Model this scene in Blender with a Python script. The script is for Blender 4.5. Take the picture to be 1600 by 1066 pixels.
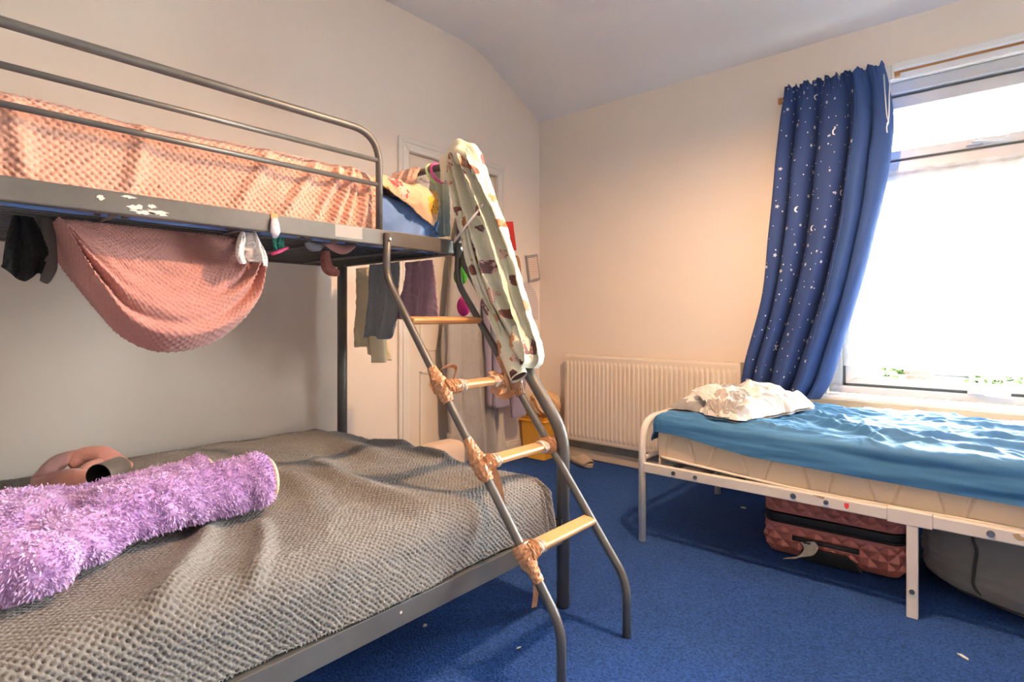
import bpy, bmesh, math, random
import numpy as np
from mathutils import Vector, Matrix, noise as mnoise

random.seed(7)
for _o in list(bpy.data.objects):
    bpy.data.objects.remove(_o)
SC = bpy.context.scene
COL = SC.collection
PI = math.pi

# ------------------------------------------------------------------ camera
cd = bpy.data.cameras.new('camera')
cam = bpy.data.objects.new('camera', cd); COL.objects.link(cam)
cam.location = (0, 0, 1.0)
cam.rotation_euler = (PI/2, 0, math.radians(40.9))
cd.sensor_width = 36; cd.lens = 879/1600*36; cd.shift_y = -35/1600; cd.clip_start = .02
SC.camera = cam

# ------------------------------------------------------------------ world, exposure
W = bpy.data.worlds.new('overcast_sky'); SC.world = W; W.use_nodes = True
WN = W.node_tree; bg = WN.nodes['Background']
bg.inputs[0].default_value = (.97, .985, 1.0, 1); bg.inputs[1].default_value = 31.0
vs = SC.view_settings
vs.view_transform = 'Standard'; vs.look = 'None'; vs.gamma = 1; vs.use_curve_mapping = False
vs.exposure = 1.5
LAMP_STRENGTH = 1300.0           # bulb of the ceiling pendant
# sampling portal in the window opening (adds no light of its own)
pl = bpy.data.lights.new('window_portal', 'AREA'); pl.shape = 'RECTANGLE'; pl.size = 2.1; pl.size_y = 1.65
pl.cycles.is_portal = True
po = bpy.data.objects.new('window_portal', pl); COL.objects.link(po)
po.location = (.325, 3.62, 1.4); po.rotation_euler = (-PI/2, 0, 0)

# ------------------------------------------------------------------ noise (numpy)
def _h(ix, iy, seed):
    n = (ix.astype(np.int64)*374761393 + iy.astype(np.int64)*668265263 + seed*974634777) & 0xffffffff
    n = ((n ^ (n >> 13))*1274126177) & 0xffffffff
    return ((n ^ (n >> 16)) & 0xffffff)/16777216.0
def pn(x, y, seed=0):
    x = np.asarray(x, float); y = np.asarray(y, float)
    x, y = np.broadcast_arrays(x, y)
    ix = np.floor(x); iy = np.floor(y); fx = x-ix; fy = y-iy
    u = fx*fx*fx*(fx*(fx*6-15)+10); v = fy*fy*fy*(fy*(fy*6-15)+10)
    def g(a, b):
        t = _h(ix+a, iy+b, seed)*2*PI
        return np.cos(t)*(fx-a)+np.sin(t)*(fy-b)
    return ((g(0,0)*(1-u)+g(1,0)*u)*(1-v)+(g(0,1)*(1-u)+g(1,1)*u)*v)*1.4
def fbm(x, y, seed=0, o=4):
    r = 0; a = 1
    for k in range(o):
        r = r+a*pn(x*2**k, y*2**k, seed+k*17); a *= .5
    return r
def ridged(x, y, seed=0, o=3):
    r = 0; a = 1
    for k in range(o):
        r = r+a*(1-np.abs(pn(x*2**k, y*2**k, seed+k*31)))**3; a *= .5
    return r
def crom(pts, n):
    """smooth resampling of a polyline (Catmull-Rom) to n points"""
    p = np.array(pts, float); m = len(p)
    if m == 2:
        t = np.linspace(0, 1, n)[:, None]; return p[0]*(1-t)+p[1]*t
    q = np.vstack([2*p[0]-p[1], p, 2*p[-1]-p[-2]])
    seg = np.linalg.norm(np.diff(p, axis=0), axis=1); cum = np.concatenate([[0], np.cumsum(seg)])
    out = []
    for s in np.linspace(0, cum[-1], n):
        k = min(m-2, max(0, int(np.searchsorted(cum, s, 'right'))-1))
        t = (s-cum[k])/max(seg[k], 1e-9)
        a, b, c, d = q[k], q[k+1], q[k+2], q[k+3]
        out.append(.5*((2*b)+(c-a)*t+(2*a-5*b+4*c-d)*t*t+(3*b-a-3*c+d)*t**3))
    return np.array(out)
def fillet(pts, r, n=8):
    """round the inner corners of a polyline"""
    P = [Vector(p) for p in pts]; out = [P[0]]
    for i in range(1, len(P)-1):
        a = (P[i-1]-P[i]); b = (P[i+1]-P[i]); rr = min(r, a.length*.49, b.length*.49)
        A = P[i]+a.normalized()*rr; B = P[i]+b.normalized()*rr
        for k in range(n+1):
            t = k/n; out.append(A*(1-t)**2+P[i]*2*t*(1-t)+B*t*t)
    out.append(P[-1]); return out

# ------------------------------------------------------------------ materials
def mat(name, col, rough=.6, metal=0, bump=None, var=None, sheen=0, spec=.5, fine=None, coat=0):
    m = bpy.data.materials.new(name); m.use_nodes = True
    nt = m.node_tree; b = nt.nodes['Principled BSDF']
    b.inputs['Base Color'].default_value = (*col, 1); b.inputs['Roughness'].default_value = rough
    b.inputs['Metallic'].default_value = metal; b.inputs['Specular IOR Level'].default_value = spec
    if sheen: b.inputs['Sheen Weight'].default_value = sheen; b.inputs['Sheen Roughness'].default_value = .5
    if coat: b.inputs['Coat Weight'].default_value = coat; b.inputs['Coat Roughness'].default_value = .2
    tc = nt.nodes.new('ShaderNodeTexCoord')
    if var:                                            # (scale, second colour, amount)
        n = nt.nodes.new('ShaderNodeTexNoise'); n.inputs['Scale'].default_value = var[0]; n.inputs['Detail'].default_value = 6
        n.inputs['Roughness'].default_value = .65
        r = nt.nodes.new('ShaderNodeValToRGB'); r.color_ramp.elements[0].position = .38; r.color_ramp.elements[1].position = .66
        r.color_ramp.elements[0].color = (*col, 1)
        r.color_ramp.elements[1].color = tuple(col[i]*(1-var[2])+var[1][i]*var[2] for i in range(3))+(1,)
        nt.links.new(tc.outputs['Object'], n.inputs['Vector']); nt.links.new(n.outputs['Fac'], r.inputs['Fac'])
        nt.links.new(r.outputs['Color'], b.inputs['Base Color'])
    if bump:                                           # (scale, strength, distance)
        n = nt.nodes.new('ShaderNodeTexNoise'); n.inputs['Scale'].default_value = bump[0]; n.inputs['Detail'].default_value = 5
        bp = nt.nodes.new('ShaderNodeBump'); bp.inputs['Strength'].default_value = bump[1]; bp.inputs['Distance'].default_value = bump[2]
        nt.links.new(tc.outputs['Object'], n.inputs['Vector']); nt.links.new(n.outputs['Fac'], bp.inputs['Height'])
        nt.links.new(bp.outputs['Normal'], b.inputs['Normal'])
    return m
def N(nt, kind, **kw):
    n = nt.nodes.new(kind)
    for k, v in kw.items(): setattr(n, k, v)
    return n
def mth(nt, op, a, b=None, c=None):
    n = nt.nodes.new('ShaderNodeMath'); n.operation = op
    for i, v in enumerate((a, b, c)):
        if v is None: continue
        if isinstance(v, (int, float)): n.inputs[i].default_value = v
        else: nt.links.new(v, n.inputs[i])
    return n.outputs[0]
def mixc(nt, fac, a, b):
    n = nt.nodes.new('ShaderNodeMix'); n.data_type = 'RGBA'
    for s, v in ((0, fac), (6, a), (7, b)):
        if isinstance(v, (int, float)): n.inputs[s].default_value = v
        elif isinstance(v, tuple): n.inputs[s].default_value = (*v, 1)
        else: nt.links.new(v, n.inputs[s])
    return n.outputs[2]

M = {}
M['wall'] = mat('wall_paint', (.86, .785, .705), .75, bump=(45, .06, .01), var=(1.1, (.80, .71, .62), .35), spec=.25)
M['ceil'] = mat('ceiling_paint', (.84, .84, .84), .85, bump=(30, .05, .01), spec=.2)
M['gloss_white'] = mat('white_gloss_paint', (.80, .765, .70), .4, var=(3, (.70, .66, .6), .25))
M['door'] = mat('cream_door_paint', (.80, .73, .63), .45, var=(2, (.72, .65, .55), .3))
M['skirt'] = mat('cream_skirting', (.76, .66, .53), .5, var=(6, (.55, .47, .38), .35))
M['mottled_grey'] = mat('mottled_grey_paint', (.33, .31, .29), .85, var=(9, (.2, .19, .18), .6))
M['upvc'] = mat('white_upvc', (.68, .70, .72), .35, var=(5, (.62, .63, .64), .3))
M['gasket'] = mat('grey_gasket', (.20, .25, .27), .6)
M['grey_metal'] = mat('grey_painted_steel', (.12, .119, .113), .38, .3, var=(7, (.175, .172, .162), .5))
M['wire'] = mat('grey_wire', (.16, .16, .155), .4, .5)
M['paint_chip'] = mat('white_paint_splash', (.72, .66, .6), .6)
M['chrome'] = mat('chrome', (.7, .68, .64), .22, 1)
M['brass'] = mat('aged_valve_metal', (.55, .42, .28), .35, .8)
M['wood'] = mat('pine_rung', (.78, .41, .17), .42, var=(14, (.64, .30, .11), .6), coat=.2)
M['rodwood'] = mat('orange_wood', (.55, .27, .10), .5, var=(18, (.42, .19, .07), .6))
M['tape'] = mat('brown_parcel_tape', (.46, .23, .105), .28, var=(30, (.62, .36, .2), .7), spec=.6)
M['tape_clear'] = mat('crumpled_clear_tape', (.62, .52, .42), .25, var=(40, (.75, .66, .58), .6))
M['white_metal'] = mat('white_enamelled_steel', (.80, .76, .69), .38, var=(8, (.72, .66, .58), .35))
M['bolt'] = mat('bolt_steel', (.28, .30, .31), .35, .9)
M['red'] = mat('red_sticker', (.72, .05, .04), .5)
M['rust'] = mat('bare_chipped_patch', (.50, .38, .24), .7)
M['pink'] = mat('pink_popcorn_fleece', (.72, .40, .30), .95, bump=(420, .35, .003), sheen=.35, var=(6, (.78, .48, .38), .6), spec=.1)
M['pink2'] = mat('dusky_pink_waffle_fleece', (.46, .215, .185), .95, bump=(420, .35, .003), sheen=.3, var=(5, (.56, .29, .245), .5), spec=.1)
M['greyfl'] = mat('grey_popcorn_fleece', (.21, .204, .195), .95, bump=(420, .4, .003), sheen=.3, var=(4, (.28, .268, .25), .5), spec=.1)
M['bluesheet'] = mat('blue_cotton_sheet', (.15, .28, .60), .8, bump=(160, .12, .004), var=(3, (.20, .34, .66), .5), spec=.2)
M['tealsheet'] = mat('sea_blue_fitted_sheet', (.045, .175, .37), .62, bump=(220, .1, .003), var=(2.5, (.06, .215, .42), .5), spec=.35)
M['ticking'] = mat('cream_quilted_ticking', (.80, .64, .46), .8, bump=(260, .15, .003), spec=.2)
M['piping'] = mat('white_piping', (.84, .78, .68), .7)
M['plush'] = mat('lilac_plush', (.54, .33, .66), .95, sheen=.4, var=(10, (.60, .39, .70), .6), spec=.1)
M['plushtuft'] = mat('lilac_plush_pile', (.68, .49, .78), .9, sheen=.3, var=(25, (.58, .38, .70), .7), spec=.1)
M['cream'] = mat('cream_plush', (.85, .68, .42), .9, sheen=.3)
M['slipperpink'] = mat('dusty_pink_fleece', (.58, .30, .27), .95, bump=(160, .4, .004), sheen=.4)
M['cup'] = mat('brushed_grey_metal', (.34, .34, .32), .38, .7)
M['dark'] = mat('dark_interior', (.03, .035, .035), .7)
M['black'] = mat('black_cotton', (.010, .013, .012), .9, bump=(120, .4, .004))
M['greysock'] = mat('charcoal_grey_knit', (.13, .125, .11), .95, bump=(300, .5, .003))
M['green'] = mat('emerald_fabric', (.01, .17, .12), .6)
M['whitesock'] = mat('off_white_cotton', (.70, .66, .65), .9, bump=(350, .3, .003))
M['pinktrim'] = mat('hot_pink_trim', (.75, .07, .20), .6)
M['redsock'] = mat('red_brown_knit', (.36, .12, .10), .95, bump=(200, .5, .004), var=(30, (.45, .25, .2), .6))
M['bluegrey'] = mat('blue_grey_cotton', (.29, .32, .35), .9, bump=(300, .2, .003), spec=.1)
M['creamcloth'] = mat('sand_cotton', (.78, .69, .50), .9, bump=(300, .2, .003), spec=.1)
M['purplecloth'] = mat('dusky_purple_cotton', (.45, .29, .36), .9, bump=(300, .2, .003), spec=.1)
M['greyrobe'] = mat('grey_fleece', (.40, .375, .345), .95, bump=(180, .5, .006), sheen=.4, var=(40, (.46, .42, .38), .5), spec=.1)
M['lavrobe'] = mat('lavender_grey_fleece', (.36, .32, .42), .95, bump=(180, .5, .006), sheen=.4, spec=.1)
M['orange'] = mat('orange_label', (.9, .30, .10), .5)
M['rad'] = mat('cream_radiator_enamel', (.83, .74, .62), .38, var=(4, (.78, .68, .56), .3))
M['bin'] = mat('yellow_ochre_plastic', (.80, .40, .035), .45)
M['bag'] = mat('thin_orange_plastic_bag', (.78, .46, .26), .35, spec=.5, var=(8, (.70, .52, .22), .7))
M['slip'] = mat('beige_rubber', (.50, .40, .30), .7)
M['suit'] = mat('rose_gold_polycarbonate', (.56, .19, .155), .33, .25, var=(3, (.48, .16, .14), .5))
M['blackpl'] = mat('black_plastic', (.012, .013, .013), .38)
M['tagpaper'] = mat('pale_tag_paper', (.62, .54, .45), .45, var=(60, (.35, .3, .26), .6))
M['greybag'] = mat('charcoal_jersey', (.25, .243, .23), .95, bump=(500, .4, .003), sheen=.2, spec=.1)
M['greypipe'] = mat('dark_seam', (.05, .05, .048), .9)
M['lining'] = mat('blue_curtain_lining', (.038, .085, .25), .75, spec=.2)
M['cord'] = mat('white_cord', (.74, .73, .70), .8)
M['hairgreen'] = mat('lime_elastic', (.55, .72, .36), .7)
M['hairpink'] = mat('magenta_elastic', (.62, .10, .32), .7)
M['leafgreen'] = mat('bright_green_felt', (.05, .34, .03), .9)
M['magenta'] = mat('magenta_felt', (.55, .03, .25), .9)
M['plumfelt'] = mat('plum_felt', (.17, .02, .10), .9)
M['whitefelt'] = mat('white_felt', (.8, .78, .72), .9)
M['peach'] = mat('peach_cotton', (.84, .52, .40), .9, bump=(200, .3, .003))
M['mintpale'] = mat('pale_mint_cotton', (.55, .66, .55), .9)
M['redpaper'] = mat('red_card', (.72, .035, .03), .6, bump=(60, .2, .003))
M['strap'] = mat('tan_leather_strap', (.42, .22, .08), .55)
M['greyframe'] = mat('grey_picture_frame', (.36, .36, .37), .5)
M['foam'] = mat('lint', (.7, .68, .66), .8)
M['cushion'] = mat('peach_cushion_cover', (.86, .66, .50), .85)
M['grass'] = mat('lawn_green', (.06, .11, .03), .9, var=(3, (.09, .14, .04), .7), bump=(40, .6, .05))
M['leaf'] = mat('hedge_leaf', (.028, .055, .012), .6, var=(2, (.05, .08, .022), .8))
M['leaf2'] = mat('dark_leaf', (.04, .075, .025), .6, var=(2, (.06, .10, .04), .8))
M['bark'] = mat('bark', (.12, .08, .05), .9)
M['roof'] = mat('grey_roof_tiles', (.09, .085, .08), .8)
M['shed'] = mat('dark_grey_shed', (.03, .03, .033), .7)

def brick_material():
    m = mat('red_brick', (.5, .2, .13), .85); nt = m.node_tree; b = nt.nodes['Principled BSDF']
    tc = N(nt, 'ShaderNodeTexCoord'); mp = N(nt, 'ShaderNodeMapping'); mp.inputs['Rotation'].default_value = (PI/2, 0, 0)
    t = N(nt, 'ShaderNodeTexBrick'); t.inputs['Scale'].default_value = 4.4
    t.inputs['Color1'].default_value = (.055, .019, .012, 1); t.inputs['Color2'].default_value = (.04, .015, .010, 1)
    t.inputs['Mortar'].default_value = (.07, .055, .045, 1)
    nt.links.new(tc.outputs['Object'], mp.inputs[0]); nt.links.new(mp.outputs[0], t.inputs['Vector'])
    nt.links.new(t.outputs['Color'], b.inputs['Base Color']); return m
M['brick'] = brick_material()

def carpet_material():
    m = mat('blue_carpet', (.03, .07, .22), .95, spec=.1); nt = m.node_tree; b = nt.nodes['Principled BSDF']
    tc = N(nt, 'ShaderNodeTexCoord')
    n1 = N(nt, 'ShaderNodeTexNoise'); n1.inputs['Scale'].default_value = 2.2; n1.inputs['Detail'].default_value = 8; n1.inputs['Roughness'].default_value = .7
    n2 = N(nt, 'ShaderNodeTexNoise'); n2.inputs['Scale'].default_value = 150; n2.inputs['Detail'].default_value = 4
    for n in (n1, n2): nt.links.new(tc.outputs['Object'], n.inputs['Vector'])
    a = mixc(nt, n1.outputs['Fac'], (.020, .062, .235), (.036, .098, .33))
    r = N(nt, 'ShaderNodeValToRGB'); r.color_ramp.elements[0].position = .3; r.color_ramp.elements[1].position = .72
    r.color_ramp.elements[0].color = (.5, .5, .52, 1); r.color_ramp.elements[1].color = (1.35, 1.35, 1.3, 1)
    nt.links.new(n2.outputs['Fac'], r.inputs[0])
    mx = N(nt, 'ShaderNodeMix', data_type='RGBA', blend_type='MULTIPLY'); mx.inputs[0].default_value = 1
    nt.links.new(a, mx.inputs[6]); nt.links.new(r.outputs[0], mx.inputs[7]); nt.links.new(mx.outputs[2], b.inputs['Base Color'])
    bp = N(nt, 'ShaderNodeBump'); bp.inputs['Strength'].default_value = .9; bp.inputs['Distance'].default_value = .006
    nt.links.new(n2.outputs['Fac'], bp.inputs['Height']); nt.links.new(bp.outputs[0], b.inputs['Normal'])
    return m
M['carpet'] = carpet_material()

def print_material(name, base, blots, scale, size, rough=.9, wob=.35):
    """fabric with scattered printed motifs: Voronoi cells, lobed blobs, colours per cell"""
    m = mat(name, base, rough, spec=.15, sheen=.2); nt = m.node_tree; b = nt.nodes['Principled BSDF']
    uv = N(nt, 'ShaderNodeUVMap')
    nz = N(nt, 'ShaderNodeTexNoise'); nz.inputs['Scale'].default_value = scale*4.5; nz.inputs['Detail'].default_value = 3
    nt.links.new(uv.outputs[0], nz.inputs['Vector'])
    v = N(nt, 'ShaderNodeTexVoronoi', voronoi_dimensions='2D'); v.inputs['Scale'].default_value = scale; v.inputs['Randomness'].default_value = .7
    nt.links.new(uv.outputs[0], v.inputs['Vector'])
    d = mth(nt, 'ADD', v.outputs['Distance'], mth(nt, 'MULTIPLY', mth(nt, 'SUBTRACT', nz.outputs['Fac'], .5), wob))
    sep = N(nt, 'ShaderNodeSeparateColor'); nt.links.new(v.outputs['Color'], sep.inputs[0])
    rad = mth(nt, 'MULTIPLY_ADD', sep.outputs[1], size*.6, size*.5)
    inside = mth(nt, 'LESS_THAN', d, rad)
    cr = N(nt, 'ShaderNodeValToRGB'); cr.color_ramp.interpolation = 'CONSTANT'
    e = cr.color_ramp.elements; e[0].color = (*blots[0], 1); e[1].color = (*blots[1], 1); e[1].position = 1/len(blots)
    for i in range(2, len(blots)):
        x = e.new(i/len(blots)); x.color = (*blots[i], 1)
    n2 = N(nt, 'ShaderNodeTexNoise'); n2.inputs['Scale'].default_value = scale*7; nt.links.new(uv.outputs[0], n2.inputs['Vector'])
    pick = mth(nt, 'FRACT', mth(nt, 'ADD', sep.outputs[0], mth(nt, 'MULTIPLY', n2.outputs['Fac'], .9)))
    nt.links.new(pick, cr.inputs[0])
    nt.links.new(mixc(nt, inside, base, cr.outputs[0]), b.inputs['Base Color'])
    bp = N(nt, 'ShaderNodeBump'); bp.inputs['Strength'].default_value = .25; bp.inputs['Distance'].default_value = .002
    n3 = N(nt, 'ShaderNodeTexNoise'); n3.inputs['Scale'].default_value = 500; nt.links.new(uv.outputs[0], n3.inputs['Vector'])
    nt.links.new(n3.outputs['Fac'], bp.inputs['Height']); nt.links.new(bp.outputs[0], b.inputs['Normal'])
    return m
M['mint'] = print_material('mint_fleece_with_fawn_print', (.76, .77, .62), [(.36, .13, .07), (.56, .26, .13), (.74, .55, .46), (.22, .12, .13)], 9.0, .27)
M['floral'] = print_material('sand_cotton_with_figure_print', (.78, .52, .34), [(.78, .45, .06), (.55, .09, .10), (.50, .58, .50), (.25, .14, .09)], 9, .32)
M['pillowprint'] = print_material('white_cotton_with_grey_cloud_print', (.74, .71, .67), [(.36, .34, .32), (.40, .36, .33), (.50, .40, .33), (.33, .34, .34)], 9, .42, wob=.5)

def curtain_material():
    m = mat('navy_curtain_with_stars', (.022, .052, .19), .75, spec=.2); nt = m.node_tree; b = nt.nodes['Principled BSDF']
    uv = N(nt, 'ShaderNodeUVMap')
    def motif(scale, r0, r1, kind, off):
        mp = N(nt, 'ShaderNodeMapping'); mp.inputs['Location'].default_value = (off, off*.7, 0); nt.links.new(uv.outputs[0], mp.inputs[0])
        v = N(nt, 'ShaderNodeTexVoronoi', voronoi_dimensions='2D'); v.inputs['Scale'].default_value = scale; v.inputs['Randomness'].default_value = .85
        nt.links.new(mp.outputs[0], v.inputs['Vector'])
        sc = N(nt, 'ShaderNodeVectorMath', operation='SUBTRACT')
        nt.links.new(mp.outputs[0], sc.inputs[0]); nt.links.new(v.outputs['Position'], sc.inputs[1])
        xyz = N(nt, 'ShaderNodeSeparateXYZ'); nt.links.new(sc.outputs[0], xyz.inputs[0])
        x, y = xyz.outputs[0], xyz.outputs[1]
        rr = mth(nt, 'SQRT', mth(nt, 'ADD', mth(nt, 'MULTIPLY', x, x), mth(nt, 'MULTIPLY', y, y)))
        cs = N(nt, 'ShaderNodeSeparateColor'); nt.links.new(v.outputs['Color'], cs.inputs[0])
        rad = mth(nt, 'MULTIPLY_ADD', cs.outputs[0], r1-r0, r0)
        if kind == 'dot': return mth(nt, 'LESS_THAN', rr, rad)
        if kind == 'star':
            an = mth(nt, 'ARCTAN2', y, x)
            sh = mth(nt, 'MULTIPLY_ADD', mth(nt, 'COSINE', mth(nt, 'MULTIPLY', an, 5)), .42, .62)
            return mth(nt, 'LESS_THAN', rr, mth(nt, 'MULTIPLY', rad, sh))
        x2 = mth(nt, 'SUBTRACT', x, r1*.5)
        r2 = mth(nt, 'SQRT', mth(nt, 'ADD', mth(nt, 'MULTIPLY', x2, x2), mth(nt, 'MULTIPLY', y, y)))
        return mth(nt, 'MULTIPLY', mth(nt, 'LESS_THAN', rr, r1), mth(nt, 'GREATER_THAN', r2, r1*.85))
    a = motif(15, .0015, .0045, 'dot', 0); s = motif(8, .006, .011, 'star', 3.3); c = motif(2.6, .013, .015, 'moon', 7.7)
    f = mth(nt, 'MAXIMUM', mth(nt, 'MAXIMUM', a, s), c)
    nt.links.new(mixc(nt, f, (.034, .066, .19), (.80, .80, .82)), b.inputs['Base Color'])
    return m
M['curtain'] = curtain_material()

def sheer(name, col, clear, pattern):
    m = bpy.data.materials.new(name); m.use_nodes = True; nt = m.node_tree
    nt.nodes.remove(nt.nodes['Principled BSDF']); out = nt.nodes['Material Output']
    tr = N(nt, 'ShaderNodeBsdfTransparent'); tl = N(nt, 'ShaderNodeBsdfTranslucent'); df = N(nt, 'ShaderNodeBsdfDiffuse')
    tl.inputs[0].default_value = df.inputs[0].default_value = (*col, 1)
    m1 = N(nt, 'ShaderNodeMixShader'); m1.inputs[0].default_value = .35
    nt.links.new(tl.outputs[0], m1.inputs[1]); nt.links.new(df.outputs[0], m1.inputs[2])
    m2 = N(nt, 'ShaderNodeMixShader'); nt.links.new(tr.outputs[0], m2.inputs[1]); nt.links.new(m1.outputs[0], m2.inputs[2])
    uv = N(nt, 'ShaderNodeUVMap'); n = N(nt, 'ShaderNodeTexNoise'); n.inputs['Scale'].default_value = pattern; n.inputs['Detail'].default_value = 4
    nt.links.new(uv.outputs[0], n.inputs['Vector'])
    r = N(nt, 'ShaderNodeMapRange'); r.inputs[1].default_value = .4; r.inputs[2].default_value = .62; r.inputs[3].default_value = 1-clear*1.3; r.inputs[4].default_value = 1-clear*.7
    nt.links.new(n.outputs['Fac'], r.inputs[0]); nt.links.new(r.outputs[0], m2.inputs[0]); nt.links.new(m2.outputs[0], out.inputs[0])
    return m
M['net'] = sheer('white_net_lace', (.93, .93, .92), .33, 14)

def glass_pane():
    m = bpy.data.materials.new('window_glass'); m.use_nodes = True; nt = m.node_tree
    nt.nodes.remove(nt.nodes['Principled BSDF']); out = nt.nodes['Material Output']
    tr = N(nt, 'ShaderNodeBsdfTransparent'); gl = N(nt, 'ShaderNodeBsdfGlossy'); gl.inputs['Roughness'].default_value = .02
    tr.inputs[0].default_value = (.96, .98, .97, 1)
    f = N(nt, 'ShaderNodeFresnel'); f.inputs[0].default_value = 1.35
    mx = N(nt, 'ShaderNodeMixShader'); nt.links.new(f.outputs[0], mx.inputs[0])
    nt.links.new(tr.outputs[0], mx.inputs[1]); nt.links.new(gl.outputs[0], mx.inputs[2]); nt.links.new(mx.outputs[0], out.inputs[0])
    return m
M['glass'] = glass_pane()

def writing_material(name, paper, ink, scale, thr):
    """paper with lines of illegible handwriting"""
    m = mat(name, paper, .8); nt = m.node_tree; b = nt.nodes['Principled BSDF']
    uv = N(nt, 'ShaderNodeUVMap'); mp = N(nt, 'ShaderNodeMapping'); mp.inputs['Scale'].default_value = (scale*3, scale*12, 1)
    sx = N(nt, 'ShaderNodeSeparateXYZ'); nt.links.new(uv.outputs[0], sx.inputs[0])
    n = N(nt, 'ShaderNodeTexNoise'); n.inputs['Scale'].default_value = 1; n.inputs['Detail'].default_value = 3
    nt.links.new(uv.outputs[0], mp.inputs[0]); nt.links.new(mp.outputs[0], n.inputs['Vector'])
    ln = mth(nt, 'SINE', mth(nt, 'MULTIPLY', sx.outputs[1], 2*PI*scale))
    on = mth(nt, 'MULTIPLY', mth(nt, 'GREATER_THAN', ln, .45), mth(nt, 'GREATER_THAN', n.outputs['Fac'], thr))
    nt.links.new(mixc(nt, on, paper, ink), b.inputs['Base Color']); return m
M['letter'] = writing_material('handwritten_letter', (.74, .67, .64), (.22, .16, .22), 75, .52)
M['card'] = writing_material('printed_card', (.78, .72, .66), (.72, .32, .18), 60, .47)
M['paper'] = mat('white_paper', (.78, .72, .67), .8)

# ------------------------------------------------------------------ object helpers
def link(o, parent=None):
    COL.objects.link(o)
    if parent is not None: o.parent = parent
    return o
def tag(o, label=None, cat=None, group=None, kind=None):
    if label: o['label'] = label
    if cat: o['category'] = cat
    if group: o['group'] = group
    if kind: o['kind'] = kind
    return o
def thing(name, label, cat, loc=(0, 0, 0), rz=0, group=None, kind=None):
    o = bpy.data.objects.new(name, None); o.location = loc; o.rotation_euler = (0, 0, rz); o.empty_display_size = .1
    COL.objects.link(o); return tag(o, label, cat, group, kind)

class MB:
    def __init__(s): s.v = []; s.f = []; s.sm = []
    def add(s, v, f, smooth=False):
        k = len(s.v); s.v += [tuple(map(float, p)) for p in v]; s.f += [tuple(i+k for i in q) for q in f]; s.sm += [smooth]*len(f); return s
    def box(s, a, b):
        (x0, y0, z0), (x1, y1, z1) = a, b
        return s.add([(x0,y0,z0),(x1,y0,z0),(x1,y1,z0),(x0,y1,z0),(x0,y0,z1),(x1,y0,z1),(x1,y1,z1),(x0,y1,z1)],
                     [(0,3,2,1),(4,5,6,7),(0,1,5,4),(1,2,6,5),(2,3,7,6),(3,0,4,7)])
    def prism(s, poly, ax, a, b):
        """polygon in the two other axes, extruded along axis ax from a to b"""
        n = len(poly)
        def P(p, t):
            return {0: (t, p[0], p[1]), 1: (p[0], t, p[1]), 2: (p[0], p[1], t)}[ax]
        v = [P(p, a) for p in poly]+[P(p, b) for p in poly]
        f = [tuple(range(n-1, -1, -1)), tuple(range(n, 2*n))]+[(i, (i+1) % n, n+(i+1) % n, n+i) for i in range(n)]
        return s.add(v, f)
    def tube(s, pts, r, seg=14, cap=True, rfun=None, squash=None):
        P = [Vector(p) for p in pts]; n = len(P); rr = r if hasattr(r, '__len__') else [r]*n
        T = [(P[min(i+1, n-1)]-P[max(i-1, 0)]).normalized() for i in range(n)]
        up = Vector((0, 0, 1)) if abs(T[0].z) < .9 else Vector((0, 1, 0))
        U = (up-T[0]*up.dot(T[0])).normalized(); v = []
        for i in range(n):
            U = (U-T[i]*U.dot(T[i])).normalized(); V = T[i].cross(U)
            for k in range(seg):
                a = 2*PI*k/seg; q = rr[i]*(rfun(i, a) if rfun else 1)
                d = U*math.cos(a)*q+V*math.sin(a)*q
                if squash: d = Vector((d.x*squash[0], d.y*squash[1], d.z*squash[2]))
                v.append(P[i]+d)
        f = [(i*seg+k, i*seg+(k+1) % seg, (i+1)*seg+(k+1) % seg, (i+1)*seg+k) for i in range(n-1) for k in range(seg)]
        s.add(v, f, True)
        if cap:
            b = len(s.v)-n*seg
            s.f += [tuple(b+k for k in range(seg-1, -1, -1)), tuple(b+(n-1)*seg+k for k in range(seg))]; s.sm += [False]*2
        return s
    def ellipsoid(s, c, r, nu=20, nv=12, R=None):
        v = []
        for j in range(nv+1):
            t = PI*j/nv
            for i in range(nu):
                a = 2*PI*i/nu; p = Vector((r[0]*math.sin(t)*math.cos(a), r[1]*math.sin(t)*math.sin(a), r[2]*math.cos(t)))
                if R: p = R @ p
                v.append(Vector(c)+p)
        return s.add(v, [(j*nu+i, (j+1)*nu+i, (j+1)*nu+(i+1) % nu, j*nu+(i+1) % nu) for j in range(nv) for i in range(nu)], True)
    def ribbon(s, pts, w, wd, th=.0006):
        """thin strip of width w along pts, width direction wd"""
        wd = Vector(wd).normalized(); P = [Vector(p) for p in pts]; n = len(P)
        nr = wd.cross((P[-1]-P[0]).normalized())*th
        v = []
        for p in P: v += [p-wd*w/2-nr, p+wd*w/2-nr, p+wd*w/2+nr, p-wd*w/2+nr]
        f = [(i*4+k, i*4+(k+1) % 4, (i+1)*4+(k+1) % 4, (i+1)*4+k) for i in range(n-1) for k in range(4)]
        f += [(3, 2, 1, 0), tuple((n-1)*4+k for k in range(4))]
        return s.add(v, f, False)
    def build(s, name, m, parent=None, bevel=0, seg=2, smooth=None):
        me = bpy.data.meshes.new(name); me.from_pydata(s.v, [], s.f)
        me.polygons.foreach_set('use_smooth', s.sm if smooth is None else [smooth]*len(s.f))
        me.materials.append(M[m] if isinstance(m, str) else m); me.update()
        o = bpy.data.objects.new(name, me)
        if bevel:
            b = o.modifiers.new('bevel', 'BEVEL'); b.width = bevel; b.segments = seg; b.limit_method = 'ANGLE'; b.harden_normals = False
        return link(o, parent)

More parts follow.
